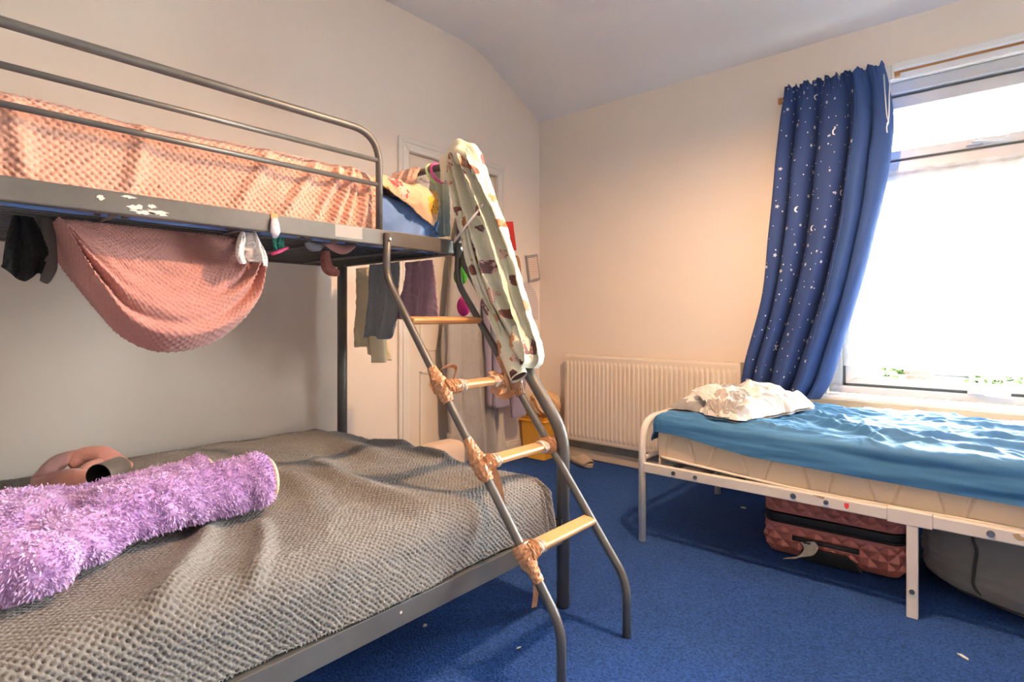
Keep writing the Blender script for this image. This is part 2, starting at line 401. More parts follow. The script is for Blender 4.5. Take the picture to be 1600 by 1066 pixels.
def np_mesh(name, co, quads, m, parent=None, uv=None, smooth=True):
    me = bpy.data.meshes.new(name); co = np.ascontiguousarray(co, dtype=np.float32); q = np.ascontiguousarray(quads, dtype=np.int32)
    me.vertices.add(len(co)); me.vertices.foreach_set('co', co.ravel())
    me.loops.add(q.size); me.loops.foreach_set('vertex_index', q.ravel())
    me.polygons.add(len(q)); me.polygons.foreach_set('loop_start', np.arange(0, q.size, q.shape[1], dtype=np.int32))
    me.polygons.foreach_set('use_smooth', np.full(len(q), smooth))
    me.update(calc_edges=True); me.validate()
    if uv is not None:
        l = me.uv_layers.new(name='UVMap'); l.data.foreach_set('uv', np.ascontiguousarray(uv[q.ravel()], dtype=np.float32).ravel())
    me.materials.append(M[m] if isinstance(m, str) else m)
    return link(bpy.data.objects.new(name, me), parent)
def gquads(nv, nu, wrap=False):
    i = np.arange(nv*nu).reshape(nv, nu)
    if wrap: i = np.concatenate([i, i[:, :1]], axis=1)
    return np.stack([i[:-1, :-1], i[:-1, 1:], i[1:, 1:], i[1:, :-1]], -1).reshape(-1, 4)
def normals(P):
    du = np.gradient(P, axis=1); dv = np.gradient(P, axis=0); n = np.cross(du, dv)
    return n/np.maximum(np.linalg.norm(n, axis=2, keepdims=True), 1e-9)
def sheet(name, P, m, parent=None, uv=None, knit=None, fuzz=0, thick=0, flip=False, seed=0):
    """grid of points -> cloth surface; knit=(period, depth, S, T) adds real popcorn relief; thick closes it into a slab"""
    nv, nu, _ = P.shape; n = normals(P)*(-1 if flip else 1)
    if knit:
        p, d, S, T = knit; k = 2*PI/p
        S2 = S+p*.30*pn(S/p*.40, T/p*.40, 201); T2 = T+p*.30*pn(S/p*.40+31, T/p*.40, 202)
        h = np.cos(k*S2)*np.cos(k*T2); hole = np.maximum(0, h)**2.2
        h = .35-hole*(1.6+.5*pn(S/p*.8, T/p*.8, 203))+.25*np.maximum(0, -h)
        P = P+n*(h*d)[..., None]
    if fuzz:
        rg = np.random.RandomState(seed+5); P = P+n*(rg.randn(nv, nu)*fuzz)[..., None]
    if uv is None:
        uu = np.concatenate([np.zeros((nv, 1)), np.cumsum(np.linalg.norm(np.diff(P, axis=1), axis=2), axis=1)], 1)
        vv = np.concatenate([np.zeros((1, nu)), np.cumsum(np.linalg.norm(np.diff(P, axis=0), axis=2), axis=0)], 0)
        uv = np.stack([uu, vv], -1)
    q = gquads(nv, nu)
    if flip: q = q[:, ::-1]
    if thick:
        B = P-n*thick; k = nv*nu; i = np.arange(k).reshape(nv, nu)
        rim = np.concatenate([i[0, :], i[1:, -1], i[-1, -2::-1], i[-2:0:-1, 0]]); r2 = np.roll(rim, -1)
        side = np.stack([rim, rim+k, r2+k, r2], -1)
        if flip: side = side[:, ::-1]
        return np_mesh(name, np.vstack([P.reshape(-1, 3), B.reshape(-1, 3)]), np.vstack([q, q[:, ::-1]+k, side]), m, parent,
                       np.vstack([uv.reshape(-1, 2)]*2))
    return np_mesh(name, P.reshape(-1, 3), q, m, parent, uv.reshape(-1, 2))

def over_edge(X, Y, xe, ye, zt, r, zmin=None, flare=0., corner=0., x_sign=1):
    """lay cloth coordinates (X, Y) over a block whose flat top ends at x=xe and y=ye (rounded by r); overhang goes down the sides"""
    ex = np.maximum(0, (X-xe)*x_sign); ey = np.maximum(0, Y-ye); e = np.maximum(ex, ey); h = np.maximum(np.hypot(ex, ey), 1e-9)
    dx, dy = ex/h, ey/h
    a = np.minimum(e/r, PI/2); rest = np.maximum(0, e-r*PI/2)
    hor = r*np.sin(a)+rest*flare; drop = r*(1-np.cos(a))+rest
    th = np.arctan2(ey, np.maximum(ex, 1e-9))
    both = (ex > 0) & (ey > 0)
    hor = hor+np.where(both, corner*np.sin(th*12)*np.sin(2*th)*np.minimum(1, e/.08), 0)
    Z = zt-drop
    if zmin is not None: Z = np.maximum(Z, zmin)
    return np.stack([np.minimum(X*x_sign, xe*x_sign)*x_sign+hor*dx*x_sign, np.minimum(Y, ye)+hor*dy, Z], -1)

def fold(X, Y, a, b, w, h, bend=0.):
    """one soft ridge from a to b on the sheet plane"""
    ax, ay = a; bx, by = b; L = math.hypot(bx-ax, by-ay); tx, ty = (bx-ax)/L, (by-ay)/L
    s = (X-ax)*tx+(Y-ay)*ty; d = -(X-ax)*ty+(Y-ay)*tx; u = np.clip(s/L, 0, 1)
    d = d-bend*4*u*(1-u); end = np.clip(np.minimum(s/L, 1-s/L)*4+.15, 0, 1)
    return h*np.exp(-(d/w)**2)*end

def drape(name, left, right, nrm, folds, amp, thick, m, parent=None, nu=70, nv=60, seed=0, gather=.35, phase=0., hem=0., rough=.004, skew=0.):
    """hanging cloth as a closed slab between a left and a right edge line, with folds that deepen downwards"""
    L = crom(left, nv); R = crom(right, nv); nrm = np.array(nrm, float); nrm /= np.linalg.norm(nrm)
    u = np.linspace(0, 1, nu)[None, :]; t = np.linspace(0, 1, nv)[:, None]
    uw = u+.05*np.sin(2*PI*(u*1.7+seed*.37))*np.sin(PI*u)
    C = L[:, None, :]*(1-uw[..., None])+R[:, None, :]*uw[..., None]
    A = amp*(gather+(1-gather)*t)
    ph = 2*PI*folds*(u+skew*t)+phase+1.6*pn(u*2.5+seed*3.1, t*1.5, seed)
    d = A*(np.sin(ph)+.35*np.sin(2.3*ph+1)+.5*pn(u*6, t*3, seed+3))+rough*fbm(u*9, t*14, seed+9)
    if hem: C = C-np.array([0, 0, 1.])*(hem*t**4*(.5+.5*np.sin(ph*.5+seed)))[..., None]
    wdt = np.linalg.norm(R-L, axis=1)[:, None]
    th = thick*np.sqrt(np.maximum(0, 1-(2*u-1)**8))+.0012
    F = C+nrm*(d+th/2)[..., None]; B = C+nrm*(d-th/2)[..., None]
    loop = np.concatenate([F, B[:, ::-1]], axis=1); k = loop.shape[1]
    ug = np.concatenate([np.broadcast_to(u, (nv, nu)), 1+np.broadcast_to(u, (nv, nu))], 1)*1.0
    vlen = np.concatenate([[0], np.cumsum(np.linalg.norm(np.diff((L+R)/2, axis=0), axis=1))])
    W_ = max(np.linalg.norm(R-L, axis=1).max(), .05)*1.35
    uv = np.stack([ug*W_, np.broadcast_to(vlen[:, None], ug.shape)], -1)
    q = gquads(nv, k, wrap=True); i = np.arange(nv*k).reshape(nv, k)
    caps = []
    for row in (i[0], i[-1]):
        a_ = row[:nu]; b_ = row[nu:][::-1]
        c_ = np.stack([a_[:-1], b_[:-1], b_[1:], a_[1:]], -1); caps.append(c_ if row is i[0] else c_[:, ::-1])
    return np_mesh(name, loop.reshape(-1, 3), np.vstack([q]+caps), m, parent, uv.reshape(-1, 2))

def loft(name, path, radii, m, parent=None, seg=22, n=40, squash=(1, 1, 1), rough=0., freq=18, seed=0, cap=True, folds=0, fold_amp=0.):
    """rounded limb, sock or sleeve along a path with varying radius and lumpy surface"""
    P = crom(path, n); rad = np.interp(np.linspace(0, 1, n), np.linspace(0, 1, len(radii)), radii)
    def rf(i, a):
        p = P[i]; v = 1+folds*0
        if rough: v += rough*mnoise.noise((p[0]*freq+seed+math.cos(a), p[1]*freq+math.sin(a), p[2]*freq))
        if folds: v += fold_amp*math.sin(folds*a+seed+i*.05)
        return v
    mb = MB().tube([tuple(p) for p in P], list(rad), seg, False, rf, squash)
    G = np.array(mb.v).reshape(n, seg, 3); G = np.concatenate([G, G[:, :1]], 1)
    if cap:
        G = np.concatenate([np.broadcast_to(P[0], (1, seg+1, 3)), G, np.broadcast_to(P[-1], (1, seg+1, 3))], 0)
    ln = np.concatenate([[0], np.cumsum(np.linalg.norm(np.diff(G.mean(1), axis=0), axis=1))])
    uu = np.linspace(0, 2*PI*float(rad.max()), seg+1)
    uv = np.stack(np.broadcast_arrays(uu[None, :]+seed*.37, ln[:, None]+seed*.21), -1)
    return np_mesh(name, G.reshape(-1, 3), gquads(G.shape[0], seg+1), m, parent, uv.reshape(-1, 2))

def rounded_slab(name, a, b, r, m, parent=None, seg=4):
    return MB().box(a, b).build(name, m, parent, bevel=r, seg=seg, smooth=True)

# ================================================================== THE ROOM
XL, YB, ZC = -2.663, 3.396, 2.826
XR, YF = 1.75, -1.35
Y0 = 2.711; ZB = 2.50                       # ceiling slopes from (Y0, ZC) down to (YB, ZB)
S = 'structure'
# floor: carpet with faint ripples
gx, gy = np.meshgrid(np.linspace(XL-.02, XR+.02, 220), np.linspace(YF-.02, YB+.02, 240))
rip = .004*np.maximum(0, np.sin((gy+.35*gx)*9+pn(gx*1.3, gy*1.3, 4)*3))**6*np.clip(pn(gx*.9+4, gy*.9, 8)+.25, 0, 1)+.0015*fbm(gx*3, gy*3, 2)
tag(sheet('floor', np.stack([gx, gy, rip-.0035], -1), 'carpet'), 'worn royal blue carpet covering the bedroom floor', kind=S)
prof = [(YF-.12, 0), (YB+.12, 0)]
# left wall with the door opening
DY0, DY1, DZ = 2.125, 2.905, 1.995
wl = MB()
x0, x1 = XL-.14, XL
wl.prism([(YF-.12, -.05), (DY0, -.05), (DY0, ZC+.1), (YF-.12, ZC+.1)], 0, x0, x1)
wl.prism([(DY0, DZ), (DY1, DZ), (DY1, ZC+.1), (DY0, ZC+.1)], 0, x0, x1)
wl.box((x0, DY0-.01, -.05), (x0+.05, DY1+.01, DZ+.01))  # unseen backing added behind the door leaf to stop sky light leaking through
wl.prism([(DY1, -.05), (YB+.2, -.05), (YB+.2, ZC+.1), (DY1, ZC+.1)], 0, x0, x1)
tag(wl.build('wall_left', 'wall'), 'cream painted wall behind the bunk bed', kind=S)
# back wall with the window opening
WX0, WX1, WZ0, WZ1 = -.70, 1.36, .585, 2.205
wb = MB(); y0, y1 = YB, YB+.24
wb.box((XL-.14, y0, -.05), (WX0, y1, ZC)).box((WX1, y0, -.05), (XR+.12, y1, ZC)).box((WX0, y0, -.05), (WX1, y1, WZ0)).box((WX0, y0, WZ1), (WX1, y1, ZC))
tag(wb.build('wall_back', 'wall'), 'cream painted wall with the window and radiator', kind=S)
tag(MB().box((XR, YF-.12, -.05), (XR+.12, YB, ZC+.1)).build('wall_right', 'wall'), 'cream painted wall to the right, out of view', kind=S)
tag(MB().box((XL, YF-.12, -.05), (XR, YF, ZC+.1)).build('wall_front', 'wall'), 'cream painted wall behind the camera', kind=S)
cp = [(YF-.12, ZC)]
for k in range(9):                                   # soft crease where the ceiling starts to slope
    t = k/8; A = Vector((Y0-.16, ZC)); B = Vector((Y0, ZC)); C = Vector((Y0+.13, ZC-.13*(ZC-ZB)/(YB-Y0)))
    p = A*(1-t)**2+B*2*t*(1-t)+C*t*t; cp.append((p.x, p.y))
cp += [(YB, ZB), (YB+.24, ZB-.11), (YB+.24, ZC+.25), (YF-.12, ZC+.25)]
tag(MB().prism(cp, 0, XL-.14, XR+.12).build('ceiling', 'ceil', smooth=False), 'pale grey ceiling sloping down towards the window wall', kind=S)
# skirting
tag(MB().box((XL, YB-.016, 0), (XR, YB, .068)).build('baseboard_back', 'skirt', bevel=.004), 'cream skirting board under the radiator', kind=S)
tag(MB().prism([(YB-.012, .068), (YB, .068), (YB, .125), (YB-.004, .125)], 0, XL, XR).build('trim_1', 'mottled_grey'), 'grey upper moulding of the skirting', kind=S)  # mottled grey strip, darker than the cream board below it
bl = MB().box((XL, YF, 0), (XL+.016, DY0-.08, .12)).box((XL, DY1+.08, 0), (XL+.016, YB-.016, .12))
tag(bl.build('baseboard_left', 'gloss_white', bevel=.004), 'white skirting board along the bunk wall', kind=S)
tag(MB().box((XL+.0155, DY1+.09, .085), (XL+.021, YB-.016, .092)).build('trim_2', 'gloss_white', bevel=.001), 'raised bead on the skirting beside the door', kind=S)

# door on the left wall
d = thing('door_1', 'cream panelled door with white architrave behind the hanging robes', None, (XL, (DY0+DY1)/2, 0), kind=S)
def dl(mb, name, m, parent=d, bevel=0):
    o = mb.build(name, m, parent, bevel=bevel); o.matrix_parent_inverse = Matrix.Translation(d.location).inverted() if parent is d else Matrix.Identity(4); return o
dl(MB().prism([(DY0-.075, 0), (DY0, 0), (DY0, DZ), (DY0-.075, DZ+.08)], 0, XL, XL+.018), 'architrave', 'gloss_white', bevel=.006)
dl(MB().prism([(DY1, 0), (DY1+.075, 0), (DY1+.075, DZ+.08), (DY1, DZ)], 0, XL, XL+.018), 'architrave', 'gloss_white', bevel=.006)
dl(MB().prism([(DY0, DZ), (DY1, DZ), (DY1+.075, DZ+.08), (DY0-.075, DZ+.08)], 0, XL, XL+.018), 'architrave', 'gloss_white', bevel=.006)
for a, b in ((DY0-.05, DY0-.044), (DY1+.044, DY1+.05)):
    dl(MB().box((XL+.017, a, 0), (XL+.024, b, DZ+.05)), 'architrave_bead', 'gloss_white', bevel=.002)
dl(MB().box((XL+.017, DY0-.05, DZ+.046), (XL+.024, DY1+.05, DZ+.052)), 'architrave_bead', 'gloss_white', bevel=.002)
lf = dl(MB().box((XL-.045, DY0+.004, .008), (XL-.012, DY1-.004, DZ-.006)), 'door_leaf', 'door')
for (a, b, c, e) in ((.10, .355, .80, 1.86), (.425, .68, .80, 1.86), (.10, .355, .14, .68), (.425, .68, .14, .68)):
    pm = MB()
    for (p, q, r, s_) in ((a, b, c, c+.018), (a, b, e-.018, e), (a, a+.018, c, e), (b-.018, b, c, e)):
        pm.box((XL-.0125, DY0+p, r), (XL-.004, DY0+q, s_))
    pm.build('panel_moulding', 'door', lf, bevel=.003)
dl(MB().box((XL-.012, DY0+.001, .17), (XL-.002, DY0+.014, .27)).tube([(XL-.001, DY0+.006, .165), (XL-.001, DY0+.006, .275)], .005, 8), 'hinge', 'brass')

# window
w = thing('window_1', 'white plastic window with an opening top light above a large pane', None, (WX0, YB, WZ0), kind=S)
def wp(mb, name, m, parent=None, bevel=0):
    o = mb.build(name, m, parent or w, bevel=bevel)
    if parent is None: o.matrix_parent_inverse = Matrix.Translation(w.location).inverted()
    return o
FY0, FY1 = YB+.055, YB+.125
MX = .62                                             # mullion
wp(MB().box((WX0, FY0, WZ0+.015), (WX1, FY1, .640)), 'frame_bottom', 'upvc', bevel=.006)
wp(MB().box((WX0, FY0, 2.145), (WX1, FY1, WZ1)), 'frame_top', 'upvc', bevel=.006)
for a, b in ((WX0, WX0+.06), (WX1-.06, WX1), (MX-.03, MX+.03)):
    wp(MB().box((a, FY0, .640), (b, FY1, 2.145)), 'frame_jamb', 'upvc', bevel=.006)
wp(MB().box((WX0+.06, FY0, 1.745), (WX1-.06, FY1, 1.80)), 'transom', 'upvc', bevel=.006)
for (a, b) in ((WX0+.06, MX-.03), (MX+.03, WX1-.06)):
    for (c, e, nm) in ((.640, 1.745, 'lower'), (1.80, 2.145, 'top')):
        g = .014
        gk = MB().box((a, FY0+.03, c), (b, FY0+.05, c+g)).box((a, FY0+.03, e-g), (b, FY0+.05, e)).box((a, FY0+.03, c), (a+g, FY0+.05, e)).box((b-g, FY0+.03, c), (b, FY0+.05, e))
        wp(gk, 'gasket', 'gasket')
        t_ = .058; tb = .034 if c < 1 else .045; sf = MB(); q0, q1 = FY0+.012, FY1-.005
        sf.prism([(a+g, c+g), (b-g, c+g), (b-g-t_, c+g+tb), (a+g+t_, c+g+tb)], 1, q0, q1)
        sf.prism([(a+g+t_, e-g-t_), (b-g-t_, e-g-t_), (b-g, e-g), (a+g, e-g)], 1, q0, q1)
        sf.prism([(a+g, c+g), (a+g+t_, c+g+tb), (a+g+t_, e-g-t_), (a+g, e-g)], 1, q0, q1)
        sf.prism([(b-g-t_, c+g+tb), (b-g, c+g), (b-g, e-g), (b-g-t_, e-g-t_)], 1, q0, q1)
        s_ = wp(sf, 'sash', 'upvc', bevel=.004)
        wp(MB().box((a+g+t_-.004, FY0+.04, c+g+tb-.004), (b-g-t_+.004, FY0+.044, e-g-t_+.004)), 'pane', 'glass', s_)
wp(MB().box((WX0-.03, YB-.075, WZ0-.012), (WX1+.03, FY0+.02, WZ0+.012)), 'window_sill', 'upvc', bevel=.008)
def handle(cx, cz, s_):
    h = MB().box((cx-.03, FY0-.012, cz-.014), (cx+.03, FY0+.014, cz+.014))
    h.tube(fillet([(cx, FY0-.005, cz), (cx, FY0-.03, cz), (cx+.125*s_, FY0-.036, cz-.004)], .012), [.010]*11+[.006], 10, squash=(1, 1, .8))
    wp(h, 'handle', 'upvc', bevel=.005)
handle(-.09, 1.838, 1); handle(-.085, .655, 1)

# ================================================================== OUTSIDE THE WINDOW
tag(MB().box((-6, 3.75, -.8), (8, 8.2, -.66)).build('bounce_ground', mat('pale_bounce_ground', (.62, .60, .57), .9, var=(2, (.52, .5, .47), .6))), 'unseen pale ground added below the window to bounce daylight indoors', 'bounce_ground', kind=S)  # out-of-view ground, added pale so daylight bounces up to the ceiling
tag(MB().box((-14, 8.2, -.75), (14, 30, -.65)).build('garden_lawn', 'grass'), 'grass behind the house seen below the net curtain', 'lawn', kind=S)
h = thing('neighbour_house', 'red brick neighbouring house with a sloping roof beyond the net curtain', 'house', (-3.2, 10, -.65))
def hp(mb, name, m):
    o = mb.build(name, m, h); o.matrix_parent_inverse = Matrix.Translation(h.location).inverted(); return o
hp(MB().box((-5.5, 9.0, -.65), (-1.05, 12, 2.2)), 'wall', 'brick'); hp(MB().prism([(-5.7, 2.2), (-.5, 2.0), (-1.9, 3.2), (-4.2, 3.3)], 1, 8.9, 12.1), 'roof', 'roof')
hp(MB().tube([(-1.12, 8.93, -.65), (-1.12, 8.93, 2.1)], .045, 10), 'downpipe', 'shed')
tag(MB().box((-1.0, 9.4, -.65), (-.55, 11.6, 1.55)).prism([(-1.0, 1.55), (-.55, 1.55), (-.78, 1.95)], 1, 9.35, 11.65).build('garden_outhouse', 'brick'), 'narrow brick outhouse beside the neighbouring house', 'shed')
gb = thing('garden_bin', 'dark grey garden bin standing right of the brick outhouse', 'bin', (-.42, 8.7, -.65))
o = MB().prism([(-.56, -.65), (-.28, -.65), (-.22, .32), (-.62, .32)], 1, 8.5, 8.95).build('bin_body', 'shed', gb, bevel=.02); o.matrix_parent_inverse = Matrix.Translation(gb.location).inverted()
o = MB().prism([(-.64, .32), (-.20, .32), (-.24, .39), (-.6, .39)], 1, 8.45, 8.98).build('bin_lid', 'shed', gb, bevel=.02); o.matrix_parent_inverse = Matrix.Translation(gb.location).inverted()
def shrub(name, label, c, r, n, m, seed, cat='shrub'):
    rg = random.Random(seed); t = thing(name, label, cat, (c[0], c[1], -.65))
    cores = [(Vector((rg.uniform(-.5, .5)*r[0], rg.uniform(-.5, .5)*r[1], c[2]+.65+rg.uniform(-.45, .5)*r[2])), rg.uniform(.4, .65)) for _ in range(9)]
    v = []; f = []
    for k in range(n):
        cc, s_ = cores[k % 9]; dv = Vector((rg.gauss(0, 1), rg.gauss(0, 1), rg.gauss(0, 1))).normalized()
        p = cc+Vector((dv.x*r[0], dv.y*r[1], dv.z*r[2]))*s_*rg.uniform(.7, 1)
        a = Vector((rg.gauss(0, 1), rg.gauss(0, 1), rg.gauss(0, .6))).normalized(); b = a.cross(dv).normalized(); L = rg.uniform(.05, .10)
        i = len(v); v += [p-a*L, p+b*L*.4+dv*.01, p+a*L, p-b*L*.4-dv*.01]; f.append((i, i+1, i+2, i+3))
    MB().add(v, f).build('foliage', m, t); t.children[0]['kind'] = 'stuff'
    st = MB()
    for k in range(4):
        e = cores[k][0]; st.tube([(0, 0, 0), tuple(e*.5+Vector((rg.uniform(-.1, .1), 0, .1))), tuple(e)], [.05, .03, .01], 7)
    st.build('stem', 'bark', t)
shrub('garden_shrub', 'light green bush low beyond the right of the window', (.35, 8.6, -.1), (.95, .6, .65), 2600, 'leaf', 3)
shrub('garden_shrub', 'small bush between the neighbouring house and the outhouse', (-.99, 8.5, .05), (.13, .2, .42), 500, 'leaf', 4)
shrub('garden_tree', 'tall leafy tree beyond the right of the window', (1.3, 11.5, 1.4), (1.2, 1.0, 1.1), 4200, 'leaf2', 5, 'tree')
shrub('garden_tree', 'dark bushy tree farthest right beyond the window', (4.2, 10, 1.2), (1.1, .9, 1.3), 3200, 'leaf2', 6, 'tree')

# ================================================================== CEILING LAMP (above the frame)
LX, LY, LZ = -.50, 1.70, 2.30
lp = thing('pendant_lamp', 'warm pendant lamp with a white cone shade hanging from the ceiling, above the picture', 'lamp', (LX, LY, ZC))
def lpp(mb, name, m):
    o = mb.build(name, m, lp); o.matrix_parent_inverse = Matrix.Translation(lp.location).inverted(); return o
lpp(MB().tube([(LX, LY, ZC), (LX, LY, ZC-.02), (LX, LY, ZC-.035)], [.05, .05, .012], 20), 'ceiling_rose', 'upvc')
lpp(MB().tube([(LX, LY, ZC-.03), (LX, LY, LZ+.10)], .004, 8), 'flex', 'upvc')
lpp(MB().tube([(LX, LY, LZ+.11), (LX, LY, LZ+.10), (LX, LY, LZ+.045)], [.01, .02, .022], 16), 'lamp_holder', 'upvc')
em = bpy.data.materials.new('warm_bulb'); em.use_nodes = True
eb = em.node_tree.nodes['Principled BSDF']; eb.inputs['Emission Color'].default_value = (1, .58, .32, 1); eb.inputs['Emission Strength'].default_value = LAMP_STRENGTH
M['bulb'] = em
sh_ = MB().tube([(LX, LY, LZ+.10), (LX, LY, LZ-.045)], [.055, .150], 40, False)
lpp(sh_, 'lamp_shade', 'upvc')
lpp(MB().tube([(LX, LY, LZ+.046), (LX, LY, LZ+.03), (LX, LY, LZ+.012), (LX, LY, LZ-.01), (LX, LY, LZ-.03), (LX, LY, LZ-.04)], [.014, .018, .029, .033, .024, .006], 20), 'bulb', 'bulb')

# ================================================================== BUNK BED
BX, UX, WXP = -1.15, -1.67, -2.53           # lower outer side, upper outer side, wall side
YH, YT = -.42, 1.60                         # head end, foot end
bk = thing('bunk_bed', 'grey tubular metal bunk bed with narrow top bunk over wide lower bed', 'bunk bed')
def bp_(mb, name, m='grey_metal', parent=bk, bevel=0): return mb.build(name, m, parent, bevel=bevel)
for y in (YT, YH):
    bp_(MB().tube(fillet([(BX, y, 0), (BX, y, .60), (UX, y, 1.275), (UX, y, 1.30)], .07, 10), .0225, 20), 'post')
    bp_(MB().tube([(WXP, y, 0), (WXP, y, 1.27)], .0245, 20), 'post')
    bp_(MB().tube(fillet([(UX, y, 1.28), (UX, y, 1.64), (WXP, y, 1.64), (WXP, y, 1.26)], .08, 8), .014, 14), 'end_arch')
    bp_(MB().box((WXP, y-.012, 1.262), (UX, y+.012, 1.312)), 'end_rail', bevel=.004)
    bp_(MB().box((WXP, y-.012, .235), (BX, y+.012, .28)), 'end_rail', bevel=.004)
    bp_(MB().box((UX-.02, y-.028, 1.255), (UX+.026, y+.028, 1.318)), 'corner_bracket', bevel=.004)
    bp_(MB().box((BX-.026, y-.03, .225), (BX+.014, y-.022, .31)).tube([(BX-.006, y-.036, .295), (BX-.006, y-.03, .295)], .007, 10), 'corner_bracket', bevel=.001)
ur = bp_(MB().box((UX-.014, YH, 1.260), (UX+.014, YT-.02, 1.316)), 'side_rail', bevel=.004)
bp_(MB().box((WXP-.014, YH, 1.260), (WXP+.014, YT-.02, 1.316)), 'side_rail', bevel=.004)
lr = MB().prism([(BX-.055, .284), (BX+.014, .284), (BX+.014, .226), (BX+.010, .226), (BX+.010, .280), (BX-.055, .280)], 1, YH, YT-.02)
lrail = bp_(lr, 'side_rail', bevel=.0015)
bp_(MB().box((WXP-.014, YH, .228), (WXP+.014, YT-.02, .284)), 'side_rail', bevel=.004)
# guard rail
gp = fillet([(UX, YH+.1, 1.29), (UX, YH+.1, 1.658), (UX, 1.205, 1.658), (UX, 1.205, 1.29)], .115, 12)
bp_(MB().tube(gp, .0125, 16), 'guard_rail')
for z in (1.562, 1.476):
    bp_(MB().tube([(UX, YH+.1, z), (UX, 1.205, z)], .0085, 12), 'guard_bar')
bp_(MB().tube([(UX, 1.205, 1.365), (UX+.0135, 1.205, 1.365)], .004, 8), 'guard_bolt', 'dark')
# sprung wire base of the top bunk
for k in range(19):
    x = WXP+.03+k*(UX-WXP-.06)/18
    bp_(MB().tube([(x, YH, 1.272), (x, YT-.01, 1.272)], .003, 6), 'base_wire', 'wire')
for k in range(6):
    y = YH+.2+k*.32
    bp_(MB().tube([(WXP, y, 1.264), (UX, y, 1.264)], .006, 8), 'cross_bar', 'wire')
for k in range(9):                                    # slats of the lower bed
    y = YH+.12+k*.21
    bp_(MB().box((WXP, y, .255), (BX-.01, y+.06, .268)), 'slat', 'wire')
# white paint splashes on the side rail
rg = random.Random(3)
for (y, z, s1, s2) in ((.380, 1.296, .010, .008), (.440, 1.306, .018, .004), (.452, 1.283, .020, .009), (.490, 1.290, .014, .007), (.500, 1.276, .034, .009), (.470, 1.272, .03, .006)):
    pts = [(y+s1*math.cos(a)*rg.uniform(.35, 1.1), z+s2*math.sin(a)*rg.uniform(.35, 1.1)) for a in [2*PI*k/19 for k in range(19)]]
    o = MB().prism(pts, 0, UX+.0138, UX+.0149).build('paint_splash', 'paint_chip', ur)
MB().box((UX+.0138, 1.02, 1.272), (UX+.0147, 1.125, 1.312)).build('clear_sticker', mat('pale_sticker', (.36, .34, .31), .3), ur)
MB().tube([(BX+.0135, .885, .262), (BX+.0155, .885, .262)], .0035, 8).build('paint_splash', 'paint_chip', lrail)

# ladder ------------------------------------------------------------
ld = thing('bunk_ladder', 'grey ladder with pine rungs bound in brown tape, leaning on the top bunk', 'ladder', (0, 0, 0))
LYA, LYB = 1.227, 1.577
LP = [(-1.650, 1.305), (-1.660, 1.150), (-.888, .172), (-.888, 0)]
def lad_x(z): return -1.660+(1.150-z)/(1.150-.172)*(.772)
for y in (LYA, LYB):
    st = MB().tube([(p.x, y, p.z) for p in fillet([(a, 0, b) for a, b in LP], .055, 10)], .0132, 16).build('stile', 'grey_metal', ld)
    MB().tube([(-1.638, y, 1.283), (-1.633, y, 1.283)], .005, 8).build('rivet', 'chrome', st)
RZ = (.995, .778, .559, .338)
for z in RZ:
    x = lad_x(z); prf = [(-.022, .010), (.022, .010), (.026, .003), (.020, -.010), (0, -.016), (-.020, -.010), (-.026, .003)]
    ca, sa = math.cos(math.radians(-8)), math.sin(math.radians(-8))
    MB().prism([(x+a*ca-b*sa, z+a*sa+b*ca) for a, b in prf], 1, LYA+.008, LYB-.008).build('rung', 'wood', ld, bevel=.003)
def tape_wrap(y, z, sy, up, dn, along, big=1., seed=0):
    """crumpled parcel tape round the joint of a rung and a stile"""
    dx, dz = .772, -.978; L = math.hypot(dx, dz); dx, dz = dx/L, dz/L; x = lad_x(z); mb = MB()
    n = 26
    def rf(i, a): return 1+.26*mnoise.noise((i*.55+seed, math.cos(a)*2.2, math.sin(a)*2.2))+.16*mnoise.noise((i*1.7+seed, math.cos(a)*5, math.sin(a)*5))
    P = [(x+dx*t, y, z+dz*t) for t in np.linspace(-up, dn, n)]
    R = [(.0150+.013*big*math.exp(-((t)/.045)**2)) for t in np.linspace(-up, dn, n)]
    mb.tube(P, R, 18, True, rf)
    Q = [(x, y+sy*t, z-.002) for t in np.linspace(0, along, n)]
    mb.tube(Q, [(.030+.008*big*math.exp(-(t/.03)**2)) for t in np.linspace(0, along, n)], 18, True, rf, squash=(1, 1, .78))
    o = mb.build('tape_wrap', 'tape', ld, smooth=False)
    cl = MB().tube([(x, y+sy*t, z-.002) for t in np.linspace(along-.012, along+.028, 12)], .0272, 16, True, rf, squash=(1, 1, .74))
    cl.build('clear_tape', 'tape_clear', o, smooth=False)
    return o
t1 = tape_wrap(LYA, RZ[1], 1, .075, .06, .07, 1.0, 1); t2 = tape_wrap(LYB, RZ[1], -1, .10, .075, .085, 1.45, 7)
t3 = tape_wrap(LYA, RZ[2], 1, .085, .06, .05, .9, 13); t4 = tape_wrap(LYB, RZ[2], -1, .02, .02, .03, .8, 19); t5 = tape_wrap(LYA, RZ[3], 1, .02, .09, .045, 1.0, 23)
xa = lad_x(RZ[1]); xb = lad_x(RZ[2]); xc = lad_x(RZ[3])
def strip(pts, w, wd, parent): MB().ribbon([tuple(p) for p in crom(pts, 14)], w, wd).build('tape_tail', 'tape', parent)
strip([(xa-.03, LYA+.005, RZ[1]+.035), (xa-.02, LYA+.03, RZ[1]+.062), (xa-.01, LYA+.075, RZ[1]+.058), (xa, LYA+.05, RZ[1]+.015)], .016, (.7, 0, .6), t1)
strip([(xa-.02, LYA-.02, RZ[1]+.01), (xa-.012, LYA-.035, RZ[1]-.0), (xa-.0, LYA-.02, RZ[1]-.02)], .02, (.6, .2, -.7), t1)
